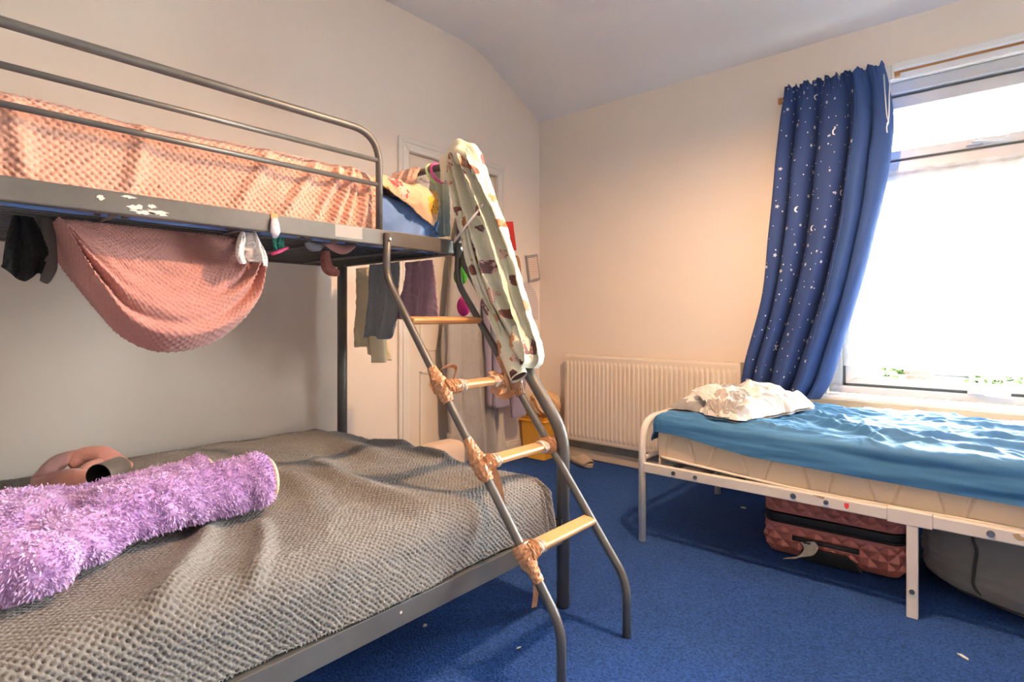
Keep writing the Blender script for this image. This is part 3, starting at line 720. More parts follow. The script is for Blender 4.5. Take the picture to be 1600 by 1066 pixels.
strip([(xa-.11, LYB+.012, RZ[1]+.13), (xa-.06, LYB+.03, RZ[1]+.07), (xa, LYB+.02, RZ[1])], .022, (.7, .5, .3), t2)
strip([(xa-.03, LYB-.08, RZ[1]+.03), (xa+.02, LYB-.06, RZ[1]-.01), (xa+.03, LYB-.085, RZ[1]-.045)], .03, (.2, .9, .2), t2)
strip([(xa, LYB-.11, RZ[1]-.02), (xa+.02, LYB-.07, RZ[1]-.05), (xa+.03, LYB-.02, RZ[1]-.05)], .035, (.3, .2, .9), t2)
strip([(xa+.02, LYB-.06, RZ[1]+.04), (xa+.035, LYB-.07, RZ[1]+.0), (xa+.03, LYB-.05, RZ[1]-.035)], .014, (.2, .9, .2), t2)
strip([(xb+.02, LYA+.03, RZ[2]-.01), (xb+.03, LYA+.045, RZ[2]-.06), (xb+.04, LYA+.055, RZ[2]-.13), (xb+.045, LYA+.062, RZ[2]-.19)], .026, (.6, .7, .2), t3)
strip([(xc+.03, LYA+.01, RZ[3]-.04), (xc+.035, LYA+.012, RZ[3]-.10), (xc+.03, LYA+.01, RZ[3]-.15)], .016, (.5, .8, .1), t5)

# ================================================================== BEDDING ON THE BUNK
# lower bed: mattress and grey blanket
tag(rounded_slab('lower_mattress', (-2.50, -.40, .284), (-1.215, 1.52, .435), .05, 'ticking'), 'wide mattress under the grey fleece blanket of the lower bunk', 'mattress')
st_ = .0026
sx = np.arange(-2.60, -1.205+.215, st_); sy = np.arange(-.42, 1.475+.20, st_)
X, Y = np.meshgrid(sx, sy)
P = over_edge(X, Y, -1.225, 1.475, .462, .075, .292, .08, .020)
topm = np.clip(1-np.maximum(X+1.225, 0)/.25, .25, 1)
Wx = X+.10*pn(X*2, Y*2, 40); Wy = Y+.10*pn(X*2+9, Y*2, 41)
hgt = .014*fbm(X*2.2, Y*2.2, 21, 3)+.010*(ridged((Wx*.9+Wy*.55)*2.3, (Wy*.9-Wx*.55)*.9, 22, 2)-.8)
hgt += fold(X, Y, (-2.55, 1.35), (-1.75, 1.28), .05, .022, .05)+fold(X, Y, (-2.0, 1.15), (-1.25, 1.05), .045, .020, -.05)+fold(X, Y, (-1.9, .95), (-1.35, .78), .05, .016, .04)
hgt += fold(X, Y, (-1.62, .62), (-1.16, .34), .028, .026, .02)+fold(X, Y, (-1.50, .70), (-1.13, .50), .022, .018, .02)+fold(X, Y, (-2.35, .9), (-1.9, .6), .05, .02)
hgt += fold(X, Y, (-2.1, 1.44), (-1.85, 1.50), .022, .018)+fold(X, Y, (-1.8, 1.46), (-1.6, 1.49), .02, .018)-.018*np.clip((-2.3-X)/.3, 0, 1)
hgt += .006*np.sin(X*7+2)*np.clip((Y-1.4)/.1, 0, 1)
nn = normals(P); nn *= np.sign(nn[..., 2:3]+.3)
P = P+nn*(hgt*topm)[..., None]
bw = .012*np.sin(Y*9+1.5*pn(Y*3, X*0, 5))*np.clip((X+1.11)/.1, 0, 1); P[..., 0] += bw*.7
P[..., 2] = np.maximum(P[..., 2], .2915+.004*pn(X*20, Y*20, 3))
gb_ = sheet('fleece_blanket', P, 'greyfl', knit=(.0160, .0044, X, Y), fuzz=.0008)
tag(gb_, 'grey textured fleece blanket covering the wide lower bunk', 'blanket')

# upper mattress in a blue sheet
X, Y = np.meshgrid(np.linspace(-2.49, -1.785+.26, 120), np.linspace(-.40, 1.48+.26, 260))
P = over_edge(X, Y, -1.80, 1.50, 1.486, .06, 1.282, 0, .01)
wr = .017*ridged((X+Y*.5)*5+pn(X*4, Y*4, 3), (Y-.4*X)*2.2, 51, 3)
nn = normals(P); P = P+nn*np.sign(nn[..., 2:3]+.2)*(wr-.020)[..., None]
tag(sheet('upper_mattress', P, 'bluesheet', thick=.02, flip=False), 'top bunk mattress in a crumpled cornflower blue sheet', 'mattress')
# pink blanket on the upper bunk
st_ = .0031
X, Y = np.meshgrid(np.arange(-2.45, -1.765+.292, st_), np.arange(-.40, 1.245, st_))
P = over_edge(X, Y, -1.768, 9., 1.530, .055, 1.298, .02)
side = np.clip((X+1.765)/.09, 0, 1); dg = Y+.9*(X+1.6)
wv = np.clip((Y-.55)/.6, .25, 1)
hg = .013*fbm(X*3, Y*3, 61, 3)+side*(.010*np.sin(dg*21+2.2*pn(dg*3, X*3, 7))*wv+.008*(ridged(dg*6, (Y-X)*2, 63, 2)-.7)*wv)
for (a, b, wdt, hh) in ((1.15, 1.19, .012, .026), (1.04, 1.13, .014, .030), (.97, 1.08, .012, .022), (1.09, 1.16, .010, .02), (.86, 1.0, .016, .022), (.72, .84, .02, .018), (.45, .5, .02, .016), (.25, .22, .022, .016)):
    hg += fold(X, Y, (-1.52, a), (-1.74, b), wdt, hh)
hg += fold(X, Y, (-1.95, 1.13), (-1.78, 1.20), .03, .022)+.015*np.clip((Y-1.1)/.14, 0, 1)*np.sin(X*30)*(1-side)
endt = np.clip((Y-1.215)/.03, 0, 1); hg -= .018*endt**2
nn = normals(P); P = P+nn*np.sign(nn[..., 2:3]+nn[..., 0:1]*.9+.05)*(hg*.9)[..., None]
tag(sheet('fleece_blanket', P, 'pink', knit=(.0200, .0048, X, Y), fuzz=.0007), 'salmon pink textured fleece blanket tucked over the top bunk', 'blanket')

# printed pillowcase lying over the foot of the upper mattress
a, b = np.meshgrid(np.linspace(-.20, .20, 90), np.linspace(-.19, .19, 90)); an = math.radians(63)
X = -1.852+a*math.cos(an)-b*math.sin(an); Y = 1.405+a*math.sin(an)+b*math.cos(an)
P = over_edge(X, Y, -1.765, 1.515, 1.515, .05, 1.33, .05); nn = normals(P)
bulge = .016*np.clip(1-(a/.2)**4, 0, 1)*np.clip(1-(b/.19)**4, 0, 1)+.012*fbm(X*9, Y*9, 70)+.006*ridged(a*12, b*12, 71)
P = P+nn*np.sign(nn[..., 2:3]+.25)*bulge[..., None]
tag(sheet('printed_pillowcase', P, 'floral', thick=.006), 'sand coloured printed fabric crumpled on the foot of the top bunk', 'pillowcase')
# peach garment over the end arch
tag(drape('peach_garment', [(-2.08, YT-.018, 1.656), (-2.09, YT-.05, 1.60), (-2.10, YT-.06, 1.52)], [(-1.90, YT-.018, 1.656), (-1.89, YT-.05, 1.60), (-1.885, YT-.055, 1.53)], (0, -1, .25), 3, .008, .02, 'peach', seed=5, nu=40, nv=30),
    'peach garment slung over the end rail of the top bunk', 'clothing')
tag(drape('mint_garment', [(-1.88, YT+.022, 1.645), (-1.885, YT+.024, 1.35)], [(-1.76, YT+.022, 1.645), (-1.75, YT+.024, 1.35)], (0, -1, 0), 3, .006, .006, 'mintpale', seed=6, nu=36, nv=40),
    'pale mint garment hanging behind the end rail of the top bunk', 'clothing')
for i, (x, m, lab) in enumerate(((-1.845, 'hairgreen', 'lime green hair elastic looped on the end rail'), (-1.818, 'hairpink', 'magenta hair elastic looped on the end rail beside the lime one'))):
    ring = [(x+.02*math.sin(a)*.4+.02*(1-math.cos(a)), YT+.032*math.sin(a), 1.618+.042*math.cos(a)) for a in np.linspace(0, 2*PI, 30)]
    tag(MB().tube(ring, .0065, 8, False).build('hair_elastic', m), lab, 'hair tie')

# ================================================================== THINGS HANGING UNDER THE TOP BUNK
# dusky pink throw slung like a hammock
nu, nv = 260, 210
top = crom([(.335, 1.258), (.45, 1.262), (.60, 1.262), (.72, 1.262), (.80, 1.262)], nu)
bot = crom([(.322, 1.25), (.352, 1.155), (.395, 1.055), (.455, .955), (.545, .905), (.655, .912), (.745, .957), (.820, 1.036), (.848, 1.13), (.838, 1.20), (.806, 1.258)], nu)
v = np.linspace(0, 1.75, nv)[:, None]; u = np.linspace(0, 1, nu)[None, :]
vf = np.minimum(v, 1); front = top[None]*(1-vf[..., None])+bot[None]*vf[..., None]
vb = np.maximum(v-1, 0)/.75; backt = front*(1-vb[..., None])+(top[None]*.55+bot[None]*.45)*vb[..., None]
YZ = np.where((v <= 1)[..., None], front, backt)
xx = -1.83+.105*np.sin(np.minimum(vf, 1)*PI*.62)*np.sin(PI*u)**.5-np.where(v > .93, 1, 0)*0
xx = xx-.26*np.clip((v-.86)/.4, 0, 1)**1.3
ends = np.clip(1-u/.55, 0, 1)*1.0+np.clip(1-(1-u)/.5, 0, 1)*1.15
fl = ends*np.exp(-((vf-.84)/.05)**2)*.028+ends*np.exp(-((vf-.66)/.045)**2)*.026-ends*np.exp(-((vf-.75)/.03)**2)*.026
fl += np.clip(1-(1-u)/.55, 0, 1)*(np.exp(-((vf-.50)/.05)**2)*.024-np.exp(-((vf-.585)/.03)**2)*.018+.012*np.sin(vf*22))
fl += .010*fbm(u*3, vf*4, 81, 3); fl *= np.clip(v/.15, 0, 1)
P = np.stack([xx+fl, YZ[..., 0]*np.ones_like(xx), YZ[..., 1]*np.ones_like(xx)], -1)
P[..., 2] += .5*fl*np.clip(vf-.5, 0, .5); P[..., 2] = np.minimum(P[..., 2], 1.2585)
Sg = np.broadcast_to(u*.62, (nv, nu)); Tg = np.broadcast_to(v*.36, (nv, nu))
tag(sheet('hanging_throw', P, 'pink2', knit=(.0150, .0024, Sg, Tg), fuzz=.0004, flip=False), 'dusky pink waffle throw slung like a hammock under the top bunk', 'blanket')

tag(drape('black_garment', [(-1.86, .245, 1.258), (-1.86, .232, 1.20), (-1.86, .226, 1.13), (-1.86, .224, 1.135)], [(-1.86, .285, 1.258), (-1.86, .305, 1.21), (-1.86, .315, 1.17), (-1.86, .302, 1.115)], (1, -.2, 0), 2, .012, .012, 'black', seed=11, nu=50, nv=50, hem=.03),
    'black crumpled garment hanging from the top bunk base at far left', 'clothing')
tag(loft('long_sock', [(-1.87, .312, 1.262), (-1.87, .316, 1.21), (-1.87, .318, 1.15), (-1.86, .312, 1.11), (-1.855, .305, 1.095)], [.016, .017, .0175, .0185, .010], 'greysock', squash=(.5, 1, 1), rough=.12, n=30), 'charcoal grey sock hanging beside the black garment', 'sock')
tag(drape('green_garment', [(-1.90, .365, 1.259), (-1.90, .375, 1.235)], [(-1.90, .50, 1.259), (-1.90, .45, 1.225)], (1, 0, 0), 2, .006, .008, 'green', seed=12, nu=30, nv=14), 'emerald green garment poking out above the hammock throw', 'clothing')
tag(drape('crumpled_sock', [(-1.705, .735, 1.258), (-1.70, .722, 1.225), (-1.695, .716, 1.19), (-1.69, .725, 1.172)], [(-1.705, .785, 1.258), (-1.70, .800, 1.225), (-1.695, .815, 1.19), (-1.69, .812, 1.168)], (1, -.3, 0), 1.6, .020, .014, 'whitesock', seed=14, nu=70, nv=60, phase=.5, hem=.012),
    'white ribbed sock tied over the right end of the hammock throw', 'sock')
so = thing('striped_sock', 'small lilac and white sock with an orange tab hooked on the side rail', 'sock', (UX, .815, 1.28))
ib = Matrix.Translation(so.location).inverted()
for o in (MB().tube([(UX+.019, .812, 1.302), (UX+.021, .813, 1.285), (UX+.020, .815, 1.262), (UX+.012, .818, 1.246)], [.010, .014, .016, .008], 14, squash=(.4, 1, 1)).build('sock_body', mat('lilac_stripe_knit', (.50, .44, .52), .9, var=(90, (.75, .70, .70), .9)), so),
          MB().box((UX+.0142, .803, 1.299), (UX+.017, .825, 1.318)).build('orange_tab', 'orange', so, bevel=.001)): o.matrix_parent_inverse = ib
gt = thing('green_trimmed_garment', 'green garment with a hot pink hem beside the white sock', 'clothing', (-1.76, .88, 1.26))
ib = Matrix.Translation(gt.location).inverted()
o = drape('body', [(-1.74, .845, 1.262), (-1.73, .850, 1.215)], [(-1.76, .900, 1.262), (-1.75, .893, 1.225)], (1, -.3, 0), 1.5, .008, .01, 'green', gt, nu=24, nv=16); o.matrix_parent_inverse = ib
o = MB().tube([(-1.725, .842, 1.203), (-1.73, .868, 1.214), (-1.745, .902, 1.230)], [.007, .008, .005], 10, squash=(1, 1, .8)).build('hem', 'pinktrim', gt); o.matrix_parent_inverse = ib
tag(loft('grey_sock', [(-1.80, 1.00, 1.264), (-1.80, 1.01, 1.252), (-1.81, 1.04, 1.25), (-1.82, 1.07, 1.262)], [.012, .018, .018, .010], 'bluegrey', rough=.3, n=18), 'pale blue grey sock stuck in the base wires', 'sock')
tag(loft('pink_sock', [(-1.78, 1.06, 1.268), (-1.785, 1.10, 1.252), (-1.79, 1.14, 1.250), (-1.795, 1.185, 1.267)], [.010, .017, .017, .008], 'slipperpink', rough=.3, n=18), 'pink fluffy sock bulging through the base wires', 'sock')
tag(loft('fluffy_sock', [(-2.02, 1.205, 1.268), (-2.02, 1.205, 1.235), (-2.02, 1.212, 1.20), (-2.01, 1.235, 1.185), (-2.0, 1.25, 1.182)], [.018, .021, .024, .022, .012], 'redsock', rough=.25, n=26, squash=(.7, 1, 1)), 'red and beige fluffy sock dangling by the wall post', 'sock')

# clothes over the foot end
YE = YT+.05
tag(drape('sand_garment', [(-2.475, YE, 1.255), (-2.47, YE, 1.1), (-2.475, YE, .88)], [(-2.25, YE, 1.255), (-2.235, YE, 1.05), (-2.20, YE, .80)], (0, -1, 0), 2.6, .018, .012, 'creamcloth', seed=21, hem=.03), 'sand coloured garment hanging over the foot of the bunk by the wall post', 'clothing')
tag(loft('sand_sleeve', [(-2.26, YE-.03, 1.15), (-2.255, YE-.03, .98), (-2.25, YE-.03, .79)], [.045, .05, .055, .052], 'creamcloth', squash=(1, .5, 1), rough=.15, n=40, seg=26), 'sand coloured sleeve hanging lowest of the clothes at the bunk foot', 'clothing')
tag(drape('blue_grey_garment', [(-2.26, YE-.07, 1.255), (-2.27, YE-.07, 1.1), (-2.30, YE-.07, .915)], [(-2.03, YE-.07, 1.255), (-2.035, YE-.07, 1.1), (-2.06, YE-.07, .93)], (0, -1, 0), 2.2, .014, .014, 'bluegrey', seed=22, hem=.02), 'blue grey garment hanging behind the ladder at the bunk foot', 'clothing')
tag(drape('purple_skirt', [(-2.045, YE-.03, 1.255), (-2.06, YE-.03, 1.14), (-2.115, YE-.03, 1.0)], [(-1.86, YE-.03, 1.255), (-1.838, YE-.03, 1.14), (-1.825, YE-.03, .995)], (0, -1, 0), 2.5, .014, .012, 'purplecloth', seed=23, hem=.012), 'dusky purple pleated garment hanging at the bunk foot above the first rung', 'clothing')

# felt garland by the corner
for i, (x, y, z, m, c, lab) in enumerate(((-1.715, 1.66, 1.405, 'leafgreen', 0, 'top green felt ball of the garland behind the robe'), (-1.712, 1.655, 1.372, 'whitefelt', 0, 'white felt ball of the garland'),
        (-1.712, 1.655, 1.342, 'plumfelt', 0, 'plum felt ball of the garland'), (-1.79, 1.72, 1.19, 'leafgreen', 1, 'bright green felt disc beside the ladder top'), (-1.80, 1.75, 1.055, 'magenta', 1, 'magenta felt disc below the green one'))):
    mb = MB().ellipsoid((x, y, z), (.02, .02, .02) if not c else (.042, .014, .045), 16, 10)
    tag(mb.build('felt_ball' if not c else 'felt_disc', m), lab, 'garland', 'felt garland pieces')

# mint robe slung over the corner of the bunk
mr = thing('printed_robe', 'mint green fleece robe with fawn print slung over the bunk corner', 'robe', (-1.6, YT+.08, .8))
ib = Matrix.Translation(mr.location).inverted()
YM = 1.583
def P_(o): o.matrix_parent_inverse = ib; return o
P_(drape('robe_body', [(-1.705, YM+.01, 1.655), (-1.685, YM-.01, 1.56), (-1.650, YM-.01, 1.42), (-1.595, YM-.015, 1.27), (-1.525, YM-.01, 1.08), (-1.42, YM+.01, .92), (-1.375, YM+.01, .86), (-1.345, YM+.01, .82)],
       [(-1.575, YM+.01, 1.665), (-1.525, YM, 1.60), (-1.455, YM, 1.48), (-1.370, YM, 1.285), (-1.315, YM, 1.11), (-1.25, YM, .91), (-1.245, YM, .85), (-1.275, YM, .82)],
       (.25, -1, .1), 3.4, .026, .060, 'mint', mr, nu=160, nv=140, seed=33, gather=.9, phase=2.2, skew=-.25, rough=.012))
P_(loft('robe_shoulder', [(-1.715, YM-.005, 1.56), (-1.70, YM-.005, 1.64), (-1.645, YM, 1.668), (-1.58, YM, 1.64), (-1.545, YM, 1.56)], [.026, .040, .045, .042, .030], 'mint', mr, rough=.35, freq=22, n=50, seg=40, folds=6, fold_amp=.13))
P_(drape('robe_front_edge', [(-1.62, YM-.035, 1.42), (-1.575, YM-.045, 1.25), (-1.505, YM-.03, 1.07), (-1.41, YM-.02, .91), (-1.35, YM-.02, .85)], [(-1.57, YM-.05, 1.42), (-1.52, YM-.06, 1.25), (-1.445, YM-.05, 1.07), (-1.365, YM-.04, .94), (-1.315, YM-.035, .87)],
       (.25, -1, .1), .8, .012, .018, 'mint', mr, nu=40, nv=80, seed=36, gather=.7))
cuff = loft('robe_sleeve', [(-1.40, YM-.025, .94), (-1.355, YM-.04, .875), (-1.325, YM-.045, .83), (-1.295, YM-.05, .79)], [.026, .036, .036, .035], 'mint', mr, squash=(1, .8, 1), rough=.12, cap=False); P_(cuff)
P_(MB().tube([(-1.312, YM-.048, .812), (-1.299, YM-.05, .795)], [.028, .029], 18).build('sleeve_opening', mat('plum_lining', (.10, .05, .05), .9), mr))
P_(loft('robe_hood', [(-1.335, YM-.02, .97), (-1.30, YM-.03, .90), (-1.275, YM-.03, .855)], [.02, .040, .022], 'mint', mr, rough=.3))
P_(MB().tube([tuple(p) for p in crom([(-1.615, YM-.065, 1.30), (-1.555, YM-.085, 1.33), (-1.505, YM-.08, 1.375), (-1.47, YM-.05, 1.43)], 24)], .0045, 8).build('robe_belt', 'cord', mr))

# robes hanging on the door
rb = thing('fleece_robe', 'long grey fleece robe hanging on the door behind the ladder', 'robe', (XL+.07, 2.6, .1))
ib = Matrix.Translation(rb.location).inverted(); XD = XL+.075
P_(drape('robe_body', [(XD, 2.50, 1.72), (XD, 2.43, 1.45), (XD, 2.37, 1.05), (XD, 2.33, .75), (XD, 2.42, .35), (XD, 2.46, .08)], [(XD, 2.60, 1.72), (XD, 2.72, 1.45), (XD, 2.76, 1.0), (XD, 2.77, .7), (XD, 2.79, .35), (XD, 2.80, .07)], (1, -.2, 0), 2.4, .024, .05, 'greyrobe', rb, nu=90, nv=90, seed=41))
P_(loft('robe_sleeve', [(XD+.05, 2.44, 1.45), (XD+.055, 2.39, 1.05), (XD+.055, 2.38, .65), (XD+.05, 2.40, .25)], [.05, .055, .05, .055, .05], 'greyrobe', rb, squash=(.6, 1, 1), rough=.12, n=50))
P_(loft('robe_sleeve_cuff', [(XD+.05, 2.39, .30), (XD+.05, 2.40, .22)], [.062, .064], 'greyrobe', rb, squash=(.6, 1, 1), rough=.1, n=10))
MB().tube([(XL-.012, 2.56, 1.73), (XL+.05, 2.56, 1.72), (XL+.06, 2.56, 1.75)], .006, 8).build('door_hook', 'chrome', None)
tag(bpy.data.objects['door_hook'], 'small chrome hook on the door holding the robes', 'hook')
rb2 = thing('lavender_robe', 'lavender grey fleece robe hanging beside the grey one on the door', 'robe', (XL+.1, 2.85, .4))
ib = Matrix.Translation(rb2.location).inverted()
P_(drape('robe_body', [(XD+.06, 2.56, 1.70), (XD+.06, 2.62, 1.3), (XD+.05, 2.66, .8), (XD+.05, 2.68, .42)], [(XD+.06, 2.64, 1.70), (XD+.06, 2.85, 1.3), (XD+.06, 2.90, .8), (XD+.06, 2.92, .45)], (1, -.2, 0), 2, .02, .04, 'lavrobe', rb2, seed=42))
P_(loft('robe_sleeve', [(XD+.10, 2.72, 1.1), (XD+.11, 2.75, .75), (XD+.11, 2.755, .42)], [.06, .065, .068, .066], 'lavrobe', rb2, squash=(.6, 1, 1), rough=.12, n=40))
P_(loft('robe_sleeve', [(XD+.08, 2.86, 1.1), (XD+.09, 2.93, .7), (XD+.09, 2.95, .33)], [.05, .06, .068, .066], 'lavrobe', rb2, squash=(.6, 1, 1), rough=.12, n=40))
tag(rounded_slab('floor_cushion', (-2.56, 2.10, .004), (-2.40, 2.37, .275), .05, 'cushion'), 'peach cushion propped on the floor between the bunk and the door', 'cushion')

# ================================================================== PLUSH BEAR ON THE LOWER BUNK
bear = thing('plush_bear', 'large lilac plush bear lying face down on the grey blanket', 'soft toy', (-1.55, .35, .47))
ib = Matrix.Translation(bear.location).inverted()
ZB_ = .478
mb = MB()
mb.ellipsoid((-1.66, .17, ZB_+.052), (.20, .25, .078), 40, 24)                      # trunk
mb.ellipsoid((-1.53, .29, ZB_+.045), (.12, .12, .060), 32, 20)
mb.tube([tuple(p) for p in crom([(-1.575, .33, ZB_+.056), (-1.58, .47, ZB_+.060), (-1.58, .60, ZB_+.062), (-1.570, .69, ZB_+.066)], 14)], [.064, .071, .074, .074, .073, .072, .072, .072, .072, .072, .073, .074, .074, .068], 26)
mb.ellipsoid((-1.565, .715, ZB_+.072), (.076, .044, .078), 30, 20)                    # near foot
mb.tube([tuple(p) for p in crom([(-1.74, .30, ZB_+.045), (-1.77, .47, ZB_+.05), (-1.80, .63, ZB_+.055)], 10)], .052, 24)
mb.ellipsoid((-1.805, .655, ZB_+.058), (.060, .036, .060), 30, 20)                   # far foot
mb.tube([tuple(p) for p in crom([(-1.48, .04, ZB_+.06), (-1.42, .14, ZB_+.055), (-1.385, .205, ZB_+.052)], 10)], [.066]*9+[.060], 24)
mb.ellipsoid((-1.385, .215, ZB_+.050), (.068, .070, .056), 30, 20)                     # paw
raw = mb.build('raw', 'plush')
rm = raw.modifiers.new('r', 'REMESH'); rm.mode = 'VOXEL'; rm.voxel_size = .009
sm = raw.modifiers.new('s', 'SMOOTH'); sm.iterations = 6; sm.factor = .6
dg_ = bpy.context.evaluated_depsgraph_get(); me = bpy.data.meshes.new_from_object(raw.evaluated_get(dg_))
bpy.data.objects.remove(raw)
nvx = len(me.vertices); co = np.empty(nvx*3); me.vertices.foreach_get('co', co); co = co.reshape(-1, 3)
no = np.empty(nvx*3); me.vertex_normals.foreach_get('vector', no); no = no.reshape(-1, 3)
co = co+no*(.006*fbm(co[:, 0]*28, co[:, 1]*28+co[:, 2]*20, 91))[:, None]; co[:, 2] = np.maximum(co[:, 2], ZB_-.006)
me.vertices.foreach_set('co', co.ravel()); me.update(); me.polygons.foreach_set('use_smooth', np.full(len(me.polygons), True)); me.name = 'body'
body = link(bpy.data.objects.new('body', me), bear); body.matrix_parent_inverse = ib
# short pile
npoly = len(me.polygons); cen = np.empty(npoly*3); me.polygons.foreach_get('center', cen); cen = cen.reshape(-1, 3)
pno = np.empty(npoly*3); me.polygons.foreach_get('normal', pno); pno = pno.reshape(-1, 3)
rs = np.random.RandomState(4); NT = 85000; ix = rs.randint(0, npoly, NT)
c0 = cen[ix]+rs.randn(NT, 3)*.003; n0 = pno[ix]; c0 -= n0*.002
keep = c0[:, 2] > ZB_+.006; c0 = c0[keep]; n0 = n0[keep]; NT = len(c0)
comb = np.stack([fbm(c0[:, 0]*9, c0[:, 1]*9, 95), fbm(c0[:, 0]*9+5, c0[:, 1]*9, 96), -.35+.3*fbm(c0[:, 0]*8, c0[:, 2]*8, 97)], -1)
dr = n0+.65*comb+rs.randn(NT, 3)*.28; dr /= np.linalg.norm(dr, axis=1, keepdims=True)
sd = np.cross(dr, rs.randn(NT, 3)); sd /= np.linalg.norm(sd, axis=1, keepdims=True)
L = (.0045+.005*rs.rand(NT))[:, None]; wv_ = (.0011+.0008*rs.rand(NT))[:, None]
bend = comb*L*.5-np.array([0, 0, 1])*L*.12
V = np.stack([c0-sd*wv_, c0+sd*wv_, c0+dr*L*.6+sd*wv_*.9+bend*.3, c0+dr*L*.6-sd*wv_*.9+bend*.3, c0+dr*L+bend], 1).reshape(-1, 3)
k = np.arange(NT)[:, None]*5; tri = np.concatenate([k+np.array([[0, 1, 2]]), k+np.array([[0, 2, 3]]), k+np.array([[3, 2, 4]])], 0)
fur = np_mesh('fur', V, tri, 'plushtuft', bear)
fur.matrix_parent_inverse = ib; fur['kind'] = 'stuff'
for c, r in (((-1.560, .751, ZB_+.068), (.056, .015, .060)), ((-1.806, .683, ZB_+.056), (.044, .013, .045))):
    P_(MB().ellipsoid(c, r, 30, 18).build('foot_sole', 'cream', bear))

# pink fleece band and a metal cup beside the bear
hb = thing('fleece_accessory', 'looped dusty pink fleece accessory lying by the wall behind the plush bear', 'accessory', (-2.33, .46, .47))
ib = Matrix.Translation(hb.location).inverted()
P_(loft('pad', [(-2.30, .355, .478), (-2.26, .40, .487), (-2.23, .46, .488), (-2.215, .50, .482)], [.018, .028, .031, .020], 'slipperpink', hb, rough=.15))
P_(loft('pad', [(-2.40, .46, .50), (-2.40, .50, .520), (-2.38, .545, .517), (-2.35, .585, .495), (-2.31, .615, .48)], [.022, .032, .036, .028, .016], 'slipperpink', hb, rough=.15))
P_(loft('band', [(-2.31, .365, .485), (-2.37, .41, .508), (-2.41, .455, .522), (-2.405, .49, .53)], [.020, .026, .026, .018], 'slipperpink', hb, rough=.12))
P_(loft('band', [(-2.27, .47, .487), (-2.31, .50, .498), (-2.34, .535, .50)], [.018, .022, .018], 'slipperpink', hb, rough=.12))
cup = thing('metal_cup', 'grey metal cup lying on its side behind the plush bear', 'cup', (-2.10, .50, .48))
ib = Matrix.Translation(cup.location).inverted()
ca, cb = Vector((-2.065, .468, .520)), Vector((-2.130, .540, .520)); ax = (cb-ca)
cs = MB().tube([ca, ca+ax*.02, ca+ax*.97, cb], [.0385, .039, .0385, .036], 30, False).tube([cb-ax*.02, cb], .036, 30)
P_(cs.build('cup_shell', 'cup', cup)); P_(MB().tube([ca+ax*.004, cb-ax*.05], [.0365, .035], 30, False).tube([cb-ax*.06, cb-ax*.05], .035, 26).build('cup_inside', 'dark', cup))

# ================================================================== RADIATOR CORNER
RX0, RX1, RZ0, RZ1, RY = -2.365, -1.13, .135, .742, 3.305
ra = thing('radiator', 'cream panel radiator on the wall between the bunk and the window', 'radiator', (RX0, RY, RZ0))
ib = Matrix.Translation(ra.location).inverted()
npitch = 37; xs = []; pr = []
nxr = npitch*12; nzr = 60
gx = np.linspace(RX0, RX1, nxr+1); gz = np.linspace(RZ0, RZ1, nzr+1); GX, GZ = np.meshgrid(gx, gz)
ph = ((GX-RX0-.012)/(RX1-RX0-.024)*npitch) % 1.0
rise = np.clip(np.minimum(ph, 1-ph)*7-.9, 0, 1); vert = np.clip(np.minimum(GZ-RZ0-.032, RZ1-.040-GZ)/.014, 0, 1)
edge = np.clip(np.minimum(np.minimum(GX-RX0, RX1-GX), np.minimum(GZ-RZ0, RZ1-GZ))/.006, 0, 1)
GY = RY-.010*rise*vert*((GX > RX0+.012) & (GX < RX1-.012))+.006*(1-edge)
P_(sheet('front_panel', np.stack([GX, GY, GZ], -1), 'rad', ra))
P_(MB().box((RX0, RY+.006, RZ0), (RX1, RY+.012, RZ1)).build('panel_back', 'rad', ra)); P_(MB().box((RX0, RY+.048, RZ0+.01), (RX1, RY+.054, RZ1-.005)).build('rear_panel', 'rad', ra))
P_(MB().box((RX0-.002, RY+.004, RZ0), (RX0+.002, RY+.054, RZ1)).build('side_cover', 'rad', ra)); P_(MB().box((RX1-.002, RY+.004, RZ0), (RX1+.004, RY+.058, RZ1+.004)).build('side_cover', 'rad', ra))
tg = MB()
for k in range(60): tg.box((RX0+.005+k*.0205, RY+.008, RZ1-.003), (RX0+.017+k*.0205, RY+.052, RZ1+.003))
P_(tg.build('top_grille', 'rad', ra))
P_(MB().tube([(RX0-.002, RY+.03, RZ0+.035), (RX0-.035, RY+.03, RZ0+.035)], .011, 12).tube([(RX0-.035, RY+.03, RZ0+.07), (RX0-.035, RY+.03, RZ0-.01)], [.014, .014], 14).tube([(RX0-.035, RY+.03, RZ0+.07), (RX0-.035, RY+.03, RZ0+.105)], [.017, .015], 14).build('valve', 'brass', ra))
P_(MB().tube([(RX0-.035, RY+.03, RZ0-.01), (RX0-.035, RY+.03, 0)], .0085, 12).build('pipe', 'brass', ra))
for x in (RX0+.2, RX1-.2): P_(MB().box((x-.015, RY+.05, RZ0+.1), (x+.015, YB, RZ1-.1)).build('bracket', 'mottled_grey', ra))

